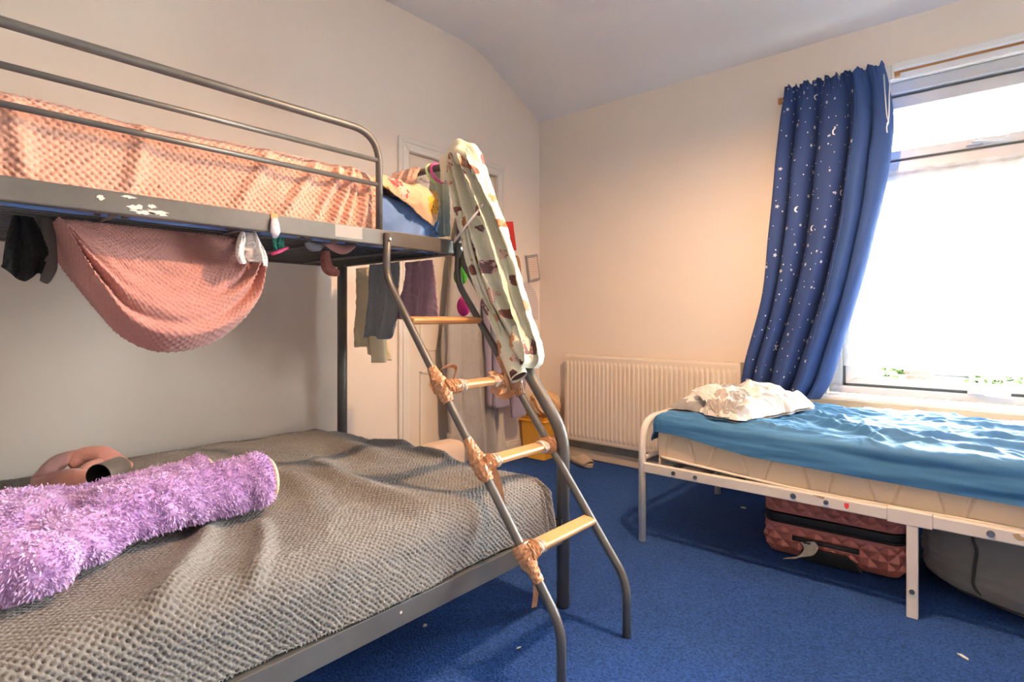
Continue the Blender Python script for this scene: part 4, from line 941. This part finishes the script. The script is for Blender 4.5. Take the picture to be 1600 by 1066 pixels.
bn = thing('waste_bin', 'yellow ochre waste bin in the corner by the radiator', 'bin', (-2.52, 3.22, 0))
ib = Matrix.Translation(bn.location).inverted()
bz = [(0, .098, .088), (.285, .112, .100), (.30, .116, .104), (.30, .108, .096), (.02, .092, .082)]
def rrect(cx, cy, hx, hy, z, r=.02, n=5):
    o = []
    for (sx_, sy_, a0) in ((1, 1, 0), (-1, 1, 90), (-1, -1, 180), (1, -1, 270)):
        for k in range(n+1):
            a = math.radians(a0+90*k/n); o.append((cx+sx_*(hx-r)+r*math.cos(a), cy+sy_*(hy-r)+r*math.sin(a), z))
    return o
rings = [rrect(-2.52, 3.225, hx, hy, z) for z, hx, hy in bz]; nr_ = len(rings[0])
vv = [p for r in rings for p in r]; ff = [(j*nr_+i, j*nr_+(i+1) % nr_, (j+1)*nr_+(i+1) % nr_, (j+1)*nr_+i) for j in range(len(bz)-1) for i in range(nr_)]
ff += [tuple(range(nr_-1, -1, -1)), tuple((len(bz)-1)*nr_+i for i in range(nr_))]
P_(MB().add(vv, ff).build('bin_body', 'bin', bn)); P_(MB().box((-2.642, 3.12, .262), (-2.40, 3.33, .274)).build('rim_band', 'bin', bn, bevel=.003))
# crumpled carrier bag on top
th_, ph_ = np.meshgrid(np.linspace(0, 2*PI, 61)[:-1], np.linspace(.02, PI-.02, 40))
dxs, dys, dzs = np.sin(ph_)*np.cos(th_), np.sin(ph_)*np.sin(th_), np.cos(ph_)
rr_ = 1+.16*(ridged(dxs*1.6+dzs, dys*1.6+dzs*.7, 101, 3)-1.1)
P = np.stack([-2.475+.125*dxs*rr_, 3.215+.095*dys*rr_, .385+.098*dzs*rr_], -1); P[..., 0] = np.maximum(P[..., 0], XL+.012)
q = gquads(40, 60, wrap=True)
bgo = np_mesh('carrier_bag', P.reshape(-1, 3), q, 'bag', smooth=False)
tag(bgo, 'crumpled thin orange carrier bag stuffed into the top of the yellow bin', 'bag')

sl = thing('slipper', 'beige slide slipper on the carpet under the radiator', 'slipper', (-2.18, 3.24, 0), math.radians(-24))
sole = [(.135*math.cos(a), (.043+.008*math.cos(a))*math.sin(a)) for a in np.linspace(0, 2*PI, 30)[:-1]]
MB().prism(sole, 2, .002, .028).build('sole', 'slip', sl, bevel=.006)
arc = np.linspace(0, PI, 18); lx = np.linspace(0, .10, 10)
A, LL = np.meshgrid(arc, lx); hh = .062-.028*(LL/.10)**1.5; ww = .048-.006*(LL/.1)**2
sheet('strap', np.stack([LL+.005+.02*np.sin(A), np.cos(A)*ww, .012+np.sin(A)*hh], -1), 'slip', sl, thick=.006)

# wall papers near the corner (on the left wall)
def wall_card(name, label, cat, pts, m, x=XL+.004, th=.002, parent=None):
    v = [(x, y, z) for y, z in pts]; n = len(v); v += [(x+th, y, z) for y, z in pts]
    me = bpy.data.meshes.new(name); me.from_pydata(v, [], [tuple(range(n-1, -1, -1)), tuple(range(n, 2*n))]+[(i, (i+1) % n, n+(i+1) % n, n+i) for i in range(n)])
    uvl = me.uv_layers.new(name='UVMap')
    for l in me.loops: uvl.data[l.index].uv = (me.vertices[l.vertex_index].co.y, me.vertices[l.vertex_index].co.z)
    me.materials.append(M[m]); o = link(bpy.data.objects.new(name, me), parent)
    if label: tag(o, label, cat)
    return o
wall_card('red_card', 'long red card stuck on the wall above the strap', 'card', [(2.99, 1.690), (3.078, 1.702), (3.118, 1.498), (3.026, 1.480)], 'redpaper')
pf = thing('picture_frame', 'small tilted grey frame with a printed card near the corner', 'picture frame', (XL, 3.3, 1.37))
ib = Matrix.Translation(pf.location).inverted()
P_(wall_card('frame', None, None, [(3.219, 1.466), (3.352, 1.490), (3.386, 1.300), (3.255, 1.268)], 'greyframe', XL+.004, .012, pf))
P_(wall_card('printed_card', None, None, [(3.235, 1.448), (3.342, 1.468), (3.368, 1.312), (3.265, 1.290)], 'card', XL+.0155, .0015, pf))
wall_card('handwritten_letter', 'curled handwritten letter pinned below the small frame', 'paper', [(3.16, 1.262), (3.25, 1.275), (3.34, 1.20), (3.375, 1.12), (3.372, .99), (3.20, 1.0), (3.12, 1.1)], 'letter')
wall_card('paper_note', 'small white notes card pinned behind the strap', 'paper', [(3.02, 1.46), (3.10, 1.47), (3.12, 1.36), (3.04, 1.35)], 'paper', XL+.003)
wall_card('torn_paper', 'crumpled torn paper scrap lowest on the wall by the corner', 'paper', [(3.24, .985), (3.29, .975), (3.36, .93), (3.33, .90), (3.26, .92)], 'letter', XL+.003, .006)
tag(MB().ribbon([tuple(p) for p in crom([(XL+.02, 3.06, 1.42), (XL+.02, 3.09, 1.455), (XL+.02, 3.125, 1.42), (XL+.025, 3.15, 1.25), (XL+.025, 3.19, 1.08), (XL+.025, 3.23, .92)], 30)], .02, (.3, .9, .2), .002).build('hanging_strap', 'strap'), 'tan leather strap hanging on the wall beside the robe', 'strap')

# ================================================================== WHITE BED
wbX0, wbX1, wbY0, wbY1 = -1.217, .70, 2.302, 3.20
bd = thing('single_bed', 'white tubular metal single bed under the window', 'bed')
for (x) in (wbX0, wbX1):
    MB().tube(fillet([(x, wbY0, 0), (x, wbY0, .545), (x, wbY1, .545), (x, wbY1, 0)], .13, 12), .0165, 18).build('end_frame', 'white_metal', bd)
    MB().tube([(x, wbY0, .37), (x, wbY1, .37)], .011, 12).build('cross_tube', 'white_metal', bd)
for y, s_ in ((wbY0, -1), (wbY1, 1)):
    r1 = MB().box((wbX0+.012, y-.013, .312), (-.29, y+.013, .354)).build('side_rail', 'white_metal', bd, bevel=.004)
    r2 = MB().box((-.29, y-.015, .308), (-.165, y+.015, .357)).build('rail_joiner', 'white_metal', bd, bevel=.003)
    r3 = MB().box((-.165, y-.013, .312), (wbX1-.012, y+.013, .354)).build('side_rail', 'white_metal', bd, bevel=.004)
    if s_ < 0:
        for (x, r_) in ((-1.062, .009), (-.965, .0085), (-.585, .0105), (-.475, .0085), (-.02, .0105)):
            b_ = MB().tube([(x, y-.013, .333), (x, y-.017, .333)], r_, 16).tube([(x, y-.017, .333), (x, y-.020, .333)], [r_*.62, r_*.5], 14).build('bolt', 'bolt', r1 if x < -.29 else r3)
        MB().prism([(-.417, .344), (-.403, .344), (-.403, .330), (-.410, .323), (-.417, .330)], 1, y-.0138, y-.0128).build('red_sticker', 'red', r1)
        MB().prism([(-.52, .352), (-.48, .352), (-.483, .342), (-.50, .345)], 1, y-.0138, y-.0128).build('chipped_paint', 'rust', r1)
        MB().prism([(.03, .345), (.045, .350), (.05, .342), (.065, .340), (.06, .332), (.045, .328), (.035, .334)], 1, y-.0138, y-.0128).build('chipped_paint', 'rust', r3)
        MB().box((-.236, y-.013, .0), (-.204, y+.013, .316)).build('middle_leg', 'white_metal', bd, bevel=.003)
        MB().tube([(-.22, y-.013, .09), (-.22, y-.018, .09)], .008, 14).build('bolt', 'bolt', r2)
    else:
        MB().box((-.236, y-.013, .0), (-.204, y+.013, .316)).build('middle_leg', 'white_metal', bd, bevel=.003)
MB().tube([(-.22, wbY0, .30), (-.22, wbY1, .30)], .010, 10).build('cross_tube', 'white_metal', bd)
for k in range(13):
    x = wbX0+.12+k*.138
    MB().box((x, wbY0+.005, .334), (x+.028, wbY1-.005, .346)).build('slat', 'mottled_grey', bd, bevel=.002)

# mattress with zigzag quilted border
mX0, mX1, mY0, mY1 = -1.150, .66, 2.330, 3.21
mt = thing('single_mattress', 'cream quilted mattress on the white bed', 'mattress', (-.25, 2.75, .365))
ib = Matrix.Translation(mt.location).inverted()
P_(rounded_slab('mattress_core', (mX0+.012, mY0+.012, .360), (mX1-.01, mY1-.01, .548), .03, 'ticking', mt))
def border(a, b, nrm, n, name):
    a = np.array(a); b = np.array(b); L = np.linalg.norm(b-a); s_ = np.linspace(0, L, n)[None]; t = np.linspace(0, 1, 46)[:, None]
    z = .350+.034*np.clip(1-s_/.55, 0, 1)+t*(.183-.018*np.clip(1-s_/.55, 0, 1))
    ph = (s_/.105+.12*np.sin(s_*7)) % 2; zig = np.where(ph < 1, ph, 2-ph)*2.0-.5
    slant = (zig > 0) & (zig < 1)
    dist = np.where(slant, np.abs(t-zig)*.165*.30, .05)
    qd = .010-.006*np.exp(-(dist/.0045)**2)+.003*pn(s_*9, t*2, 3)+.008*np.sin(PI*t)-.010*t**6
    C = a[None, None]+(b-a)[None, None]*(s_/L)[..., None]*np.ones_like(t)[..., None]
    P = np.concatenate([C+np.array(nrm)[None, None]*(qd-.012)[..., None], (z*np.ones_like(s_))[..., None]], -1)
    P_(sheet(name, P, 'ticking', mt))
border((mX0, mY0), (mX1, mY0), (0, -1), 700, 'quilted_border'); border((mX0, mY1), (mX0, mY0), (-1, 0), 300, 'quilted_border')
pipe = [(mX0+.0, mY1, .384)]+[(mX0-.002, mY0+.02, .384), (mX0+.02, mY0-.002, .384)]+[(mX0+s_, mY0-.004, .352+.032*max(0, 1-s_/.55)) for s_ in np.linspace(.08, mX1-mX0, 20)]
P_(MB().tube(pipe, .0055, 8).build('piping', 'piping', mt))

# blue fitted sheet, ruched over the top and front
st_ = .0048
X, Y0_ = np.meshgrid(np.arange(mX0-.12, mX1+.05, st_), np.arange(0, 1.015, st_))
Tl = (mY1-.02)-(mY0+.02); Lf = np.interp(X, [-1.2, -1.0, -.75, -.4, .66], [.098, .104, .138, .150, .178])
Y0_ = np.where(Y0_ > Tl, Tl+(Y0_-Tl)*Lf/.175, Y0_)
Yc = (mY1-.02)-Y0_                                   # runs from the wall towards the room
Pf = over_edge(-X, -Yc, -(mX0+.020), -(mY0+.020), .564, .045, None, .06, .006)
P = np.stack([-Pf[..., 0], -Pf[..., 1], Pf[..., 2]], -1)
front_e = np.maximum(0, (mY0+.020)-Yc); left_e = np.maximum(0, (mX0+.020)-X); e_ = np.maximum(front_e, left_e)
top_ = np.clip(1-e_/.05, 0, 1)
Wx = X+.07*pn(X*4, Yc*4, 111); Wy = Yc+.07*pn(X*4+7, Yc*4, 112)
hg = top_*(.014*(ridged(Wx*2.6+Wy*1.2, Wy*6.5-Wx*.6, 113, 3)-1.0)+.008*fbm(X*2, Yc*3, 114, 3)+.008*(ridged(Wx*6, Wy*10, 115, 3)-1.0))
for a, b, wdt, hh, bd_ in (((-.62, 2.62), (-.30, 2.36), .016, .020, .02), ((-.66, 2.72), (-.22, 2.42), .020, .022, -.02), ((-.70, 2.9), (-.45, 2.62), .02, .018, .02), ((-.40, 2.60), (.25, 2.50), .018, .016, .03), ((-.15, 2.72), (.5, 2.60), .02, .018, .03),
                        ((-.5, 2.44), (.1, 2.40), .012, .012, .015), ((-.2, 2.95), (.5, 2.82), .02, .012, .03), ((-1.1, 2.40), (-.75, 2.37), .010, .012, .01), ((-.95, 2.39), (-.45, 2.36), .010, .010, 0)):
    hg += top_*fold(X, Yc, a, b, wdt, hh*1.35, bd_)
sd_ = np.clip(e_/.05, 0, 1)                          # long horizontal creases on the front
hg += sd_*(.0045*np.sin(e_*75+X*1.9+2.6*pn(X*1.7, e_*7, 116))*(.4+.6*np.abs(pn(X*1.3, e_*5, 118)))+.003*fbm(X*4, e_*30, 117, 2))
nn = normals(P); nn *= np.sign(nn[..., 2:3]-.55*nn[..., 1:2]-.4*nn[..., 0:1]+1e-6)
P = P+nn*(hg+.004)[..., None]
P[..., 2] += .012*np.exp(-((X+1.12)/.12)**2-((Yc-2.34)/.12)**2)
P[..., 1] = np.minimum(P[..., 1], YB-.08)
tag(sheet('fitted_sheet', P, 'tealsheet'), 'rumpled sea blue fitted sheet on the white bed', 'bed sheet')

# crumpled printed pillow at the head of the white bed
a, b = np.meshgrid(np.linspace(-1, 1, 150), np.linspace(-1, 1, 130))
body_ = np.clip(1-np.abs(a)**3.2, 0, 1)**.55*np.clip(1-np.abs(b)**3.2, 0, 1)**.55
cr = ridged(a*1.2+.4*b+.5*pn(a*1.5, b*1.5, 121), b*2.2-.3*a, 122, 2)-.8
hgt = .100*body_*(1+.25*fbm(a*1.3, b*1.3, 123, 2))+.020*cr*np.clip(body_*2, .1, 1)+.010*body_*np.sin(b*13+a*5+2*pn(a*2, b*2, 126))*np.clip(a+.3, 0, 1)
an = math.radians(-14); sx_, sy_ = a*.185*(1-.10*b), b*.31*(1+.08*np.sin(a*3))
Xp = -.900+sx_*math.cos(an)-sy_*math.sin(an); Yp = 2.705+sx_*math.sin(an)+sy_*math.cos(an)
Zp = .582+np.maximum(hgt, .002)
P = np.stack([Xp+.02*pn(a*3, b*3, 124), Yp+.02*pn(a*3+5, b*3, 125), Zp], -1)
P[..., 1] = np.maximum(P[..., 1], 2.335)
pw = thing('crumpled_pillow', 'crumpled pillow in white and grey printed cotton on the blue sheet', 'pillow', (-.92, 2.7, .58)); ib = Matrix.Translation(pw.location).inverted()
P_(sheet('pillow_cover', P, 'pillowprint', pw, uv=np.stack([sx_, sy_], -1)))
under = P.copy(); under[..., 2] = .574+.0*a
P_(sheet('pillow_underside', under, 'pillowprint', pw, uv=np.stack([sx_, sy_], -1), flip=True))
a, b = np.meshgrid(np.linspace(0, 1, 60), np.linspace(-1, 1, 60))    # loose corner flap towards the room
wd = .12*(1-a)**.8+.004; Xf = -.955+.10*a+b*wd; Yf = 2.52-.185*a; Zf = .690-.075*a-.045*a**3-.03*b**2*(1-a)+.012*(ridged(a*3+b, b*2, 131, 2)-.8)
Zf = np.maximum(Zf, .588); 
P_(sheet('loose_flap', np.stack([Xf, Yf, Zf], -1), 'pillowprint', pw, uv=np.stack([Xf, Yf+3], -1), thick=.004, flip=True))

# ================================================================== UNDER THE WHITE BED
sc = thing('suitcase', 'rose pink hard shell suitcase lying flat under the white bed', 'suitcase', (-.515, 2.53, 0), math.radians(2.5))
def shell(name, z0, z1, amp, m, inset=0.):
    hx, hy, r = .252-inset, .345-inset, .055
    cx, cy = 0, .355
    per = []
    for (sx_, sy_, a0) in ((1, -1, 270), (1, 1, 0), (-1, 1, 90), (-1, -1, 180)):
        for k in range(9):
            an = math.radians(a0+90*k/8); per.append((cx+sx_*(hx-r)+r*math.cos(an), cy+sy_*(hy-r)+r*math.sin(an)))
    per = np.array(per+[per[0]]); seg = np.linalg.norm(np.diff(per, axis=0), axis=1); cum = np.concatenate([[0], np.cumsum(seg)])
    s_ = np.linspace(0, cum[-1], 481)[:-1]; px = np.interp(s_, cum, per[:, 0]); py = np.interp(s_, cum, per[:, 1])
    tx = np.gradient(px); ty = np.gradient(py); ln = np.hypot(tx, ty); nx_, ny_ = ty/ln, -tx/ln
    nz = 36; t = np.linspace(0, 1, nz)[:, None]
    prof = np.sqrt(np.clip(1-(2*t-1)**8, 0, 1)) if z1-z0 > .1 else np.ones_like(t)
    low = np.clip((.35-t)/.35, 0, 1)**2*.02 if z0 < .05 else np.clip((t-.65)/.35, 0, 1)**2*.03
    cell = .062; A = (s_[None]/cell+t*(z1-z0)/cell) % 1; B = (s_[None]/cell-t*(z1-z0)/cell) % 1
    fac = np.minimum(np.minimum(A, 1-A), np.minimum(B, 1-B))*2
    band = np.clip(np.minimum(t, 1-t)*7-.5, 0, 1)
    off = amp*(fac-.2)*band-low
    Pn = np.stack([px[None]+nx_*off, py[None]+ny_*off, (z0+(z1-z0)*t)*np.ones_like(px)[None]], -1)
    q = gquads(nz, 480, wrap=True); n = nz*480
    o = np_mesh(name, np.vstack([Pn.reshape(-1, 3), [[cx, cy, z0], [cx, cy, z1]]]), q, m, sc, smooth=False)
    return o
shell('lower_shell', .012, .140, .012, 'suit'); shell('upper_shell', .186, .300, .012, 'suit'); shell('zip_band', .138, .188, 0, 'blackpl', .002)
for z in (.299, .013): MB().prism([(p[0], p[1]) for p in rrect(0, .355, .215, .31, 0, .05)], 2, z-.001, z).build('shell_face', 'suit', sc)
for k in (.148, .178): MB().tube([(p[0], p[1], k) for p in rrect(0, .355, .2525, .3455, 0, .056, 8)]+[rrect(0, .355, .2525, .3455, 0, .056, 8)[0][:2]+(k,)], .004, 8, False).build('zip_edge', 'blackpl', sc)
MB().box((-.135, -.006, .082), (.105, .012, .100)).build('handle_strip', 'blackpl', sc, bevel=.004)
MB().prism([(-.10, .012), (.115, .012), (.095, .045), (.06, .064), (-.085, .064), (-.10, .05)], 1, -.004, .012).build('base_plate', 'blackpl', sc, bevel=.003)
tp = [(-.075, -.012, .092), (-.06, -.02, .075), (-.075, -.035, .045), (-.12, -.045, .028), (-.135, -.05, .020)]
tgp = MB().ribbon([tuple(p) for p in crom(tp, 16)], .052, (1, .1, .25), .0008).build('luggage_tag', 'tagpaper', sc)
MB().box((-.09, -.0165, .0845), (-.064, -.0145, .0905)).build('tag_print', 'dark', tgp)

# big grey bean bag under the right half of the bed
gbx = thing('fabric_bag', 'large slumped charcoal jersey bag under the right end of the white bed', 'bag', (.35, 2.75, 0)); ib = Matrix.Translation(gbx.location).inverted()
th_, t = np.meshgrid(np.linspace(0, 2*PI, 241)[:-1], np.linspace(0, 1, 70))
c_, s_ = np.cos(th_), np.sin(th_); sup = (np.abs(c_)**3+np.abs(s_)**3)**(-1/3)
pf_ = np.where(t < .22, .80+.2*np.sin(t/.22*PI/2), 1)*np.where(t > .75, np.sqrt(np.clip(1-((t-.75)/.25)**2, 0, 1))*.9+.1*(1-(t-.75)/.25), 1)
Z_ = .31*np.clip(t/.85, 0, 1)
dm = 1+.03*fbm(th_*2.2, t*3, 141)+.025*(ridged(th_*1.5, t*7+th_*.8, 142, 2)-.8)*np.clip(1-t, 0, 1)
rx, ry = .60, .335
P = np.stack([.375+rx*c_*sup*pf_*dm, 2.775+ry*s_*sup*pf_*dm, Z_+.003], -1); P[..., 1] = np.minimum(P[..., 1], YB-.03)
q = gquads(70, 240, wrap=True)
P_(np_mesh('bag_body', P.reshape(-1, 3), q, 'greybag', gbx))
cix = [int(240*k) for k in (.64,)]
for ci in cix:
    P_(MB().tube([tuple(q_) for q_ in crom([P[max(j-3, 0):j+4, ci-2:ci+3].mean((0, 1))+np.array([-.001, -.004, 0]) for j in (3, 14, 26, 38, 50, 62)], 40)], .005, 8).build('seam', 'greypipe', gbx))
P_(MB().tube([tuple(P[5, j]+np.array([0, -.002, 0])) for j in range(110, 236, 2)], .0055, 8).build('seam', 'greypipe', gbx))

# ================================================================== CURTAIN, ROD, NET
tag(MB().box((-.94, YB-.032, 2.205), (1.55, YB-.008, 2.236)).build('curtain_rail', 'rodwood', bevel=.003), 'orange brown wooden curtain batten above the window', 'curtain rail')
tag(MB().box((-.37, YB-.036, 2.185), (1.55, YB-.0325, 2.216)).build('trim_4', 'ceil', bevel=.001), 'white painted board below the curtain rail', kind=S)
tag(MB().box((-.40, YB-.052, 2.229), (1.55, YB, 2.262)).build('trim_3', 'ceil', bevel=.004), 'white painted batten above the curtain rail', kind=S)
cu = thing('starry_curtain', 'navy curtain with white stars and moons swept to the left of the window', 'curtain', (-.7, YB-.08, .6)); ib = Matrix.Translation(cu.location).inverted()
YC = YB-.105
Lc = [(-.905, YC, 2.225), (-.885, YC, 2.255), (-.887, YC, 2.18), (-.912, YC, 1.87), (-.938, YC, 1.52), (-.985, YC, 1.10), (-1.072, YC, .775), (-1.102, YC, .58)][1:]
Rc = [(-.43, YC, 2.262), (-.41, YC, 2.15), (-.395, YC, 1.93), (-.425, YC, 1.655), (-.490, YC, 1.314), (-.573, YC, .993), (-.655, YC, .694), (-.712, YC, .578)]
L_ = crom(Lc, 150); R_ = crom(Rc, 150)
nu = 300; u = np.linspace(0, 1, nu)[None]; t = np.linspace(0, 1, 150)[:, None]
ph = 2*PI*4.6*(u+.05*np.sin(2*PI*u))+.9*pn(u*3, t*1.2, 151)+1.1*t
A = .018+.036*np.clip(t*3, 0, 1)
dd = A*(2*(.5+.5*np.sin(ph))**.62-1)+.006*np.sin(2.1*ph+t*2)*np.clip(t*2, 0, 1)
hd = np.clip(1-t/.06, 0, 1); dd = dd*(1-.5*hd)+hd*.010*np.sin(u*150+2*pn(u*20, t*3, 4))
lin = np.clip((u-.72)/.28, 0, 1); dd = dd*(1-lin*.75)-.035*np.sin(PI*lin)*np.clip(t*4, 0, 1)*-1*.6
us = u-.030*np.sin(ph+PI/2)*np.clip(t*4, 0, 1)
C = L_[:, None]*(1-us[..., None])+R_[:, None]*us[..., None]
C[..., 1] = np.minimum(C[..., 1]-dd, YB-.035); C[..., 2] += hd*.012*np.sin(u*60+3*pn(u*9, 0*u, 9))
C[..., 0] += .006*pn(u*4, t*5, 160)
vl = np.linspace(0, 1.68, 150)[:, None]*np.ones_like(u); ul = u*.95*np.ones_like(t); UV = np.stack([ul, vl], -1)
k1 = 214
P_(sheet('curtain_face', C[:, :k1], 'curtain', cu, uv=UV[:, :k1], thick=.0025, flip=True))
P_(sheet('curtain_lining', C[:, k1-1:], 'lining', cu, uv=UV[:, k1-1:], thick=.0025, flip=True))
P_(MB().tube([tuple(C[j, k1-1]+np.array([0, -.004, 0])) for j in range(8, 150)], .003, 6).build('side_hem', 'lining', cu))
P_(drape('heading_tape', [(-.435, YC+.012, 2.240), (-.43, YC+.012, 2.165)], [(-.392, YC+.02, 2.245), (-.388, YC+.02, 2.175)], (0, -1, 0), 4, .004, .003, 'cord', cu, nu=30, nv=12))
P_(MB().tube([tuple(p) for p in crom([(-.425, YC-.035, 2.19), (-.418, YC-.045, 2.08), (-.412, YC-.045, 1.99), (-.405, YC-.045, 1.95), (-.412, YC-.045, 1.93), (-.41, YC-.045, 1.90)], 30)], .0028, 6).tube([tuple(p) for p in crom([(-.40, YC-.03, 2.19), (-.402, YC-.04, 2.08), (-.404, YC-.045, 1.97), (-.412, YC-.045, 1.94)], 24)], .0026, 6).build('draw_cord', 'cord', cu))
# net curtain
X, T = np.meshgrid(np.linspace(-.632, .59, 260), np.linspace(0, 1, 60))
zb = .745-.012*np.clip((X+.45)/.5, 0, 1)+.006*np.sin(X*9)
Zn = 1.752*(1-T)+zb*T
Yn = YB+.040+.006*np.sin(X*46+2*pn(X*4, T, 171))*(.4+.6*T)+.004*pn(X*8, T*3, 172)
tag(sheet('net_curtain', np.stack([X, Yn, Zn], -1), 'net'), 'white net curtain hung across the lower window pane', 'net curtain')

# ================================================================== LINT AND PAPER SCRAPS ON THE CARPET
for i, (x, y, r, lab) in enumerate(((-1.41, 1.196, .8, 'tiny crumpled paper scrap on the carpet below the lower bunk rail'), (-1.02, 3.04, .3, 'pale scrap on the dark carpet under the white bed'),
                                   (-.08, 2.125, -.6, 'thin white paper strip on the carpet at bottom right'), (-1.10, 1.30, 1.4, 'faint lint thread on the carpet between the ladder feet'))):
    L = (.007, .014, .016, .010)[i]; w_ = (.006, .006, .004, .0015)[i]
    pts = [(-L, -w_), (L*.2, -w_*1.2), (L, -w_*.3), (L*.7, w_), (-L*.5, w_*.9)]
    o = MB().prism(pts, 2, 0, .003).build('paper_scrap', 'foam'); o.location = (x, y, .002); o.rotation_euler = (.15, .1, r); tag(o, lab, 'paper scrap', 'scraps on the carpet')

tag(rounded_slab('storage_bag', (-1.85, .60, .004), (-1.45, .84, .13), .05, 'lavrobe'), 'lilac grey fabric bag on the carpet under the lower bunk', 'bag')
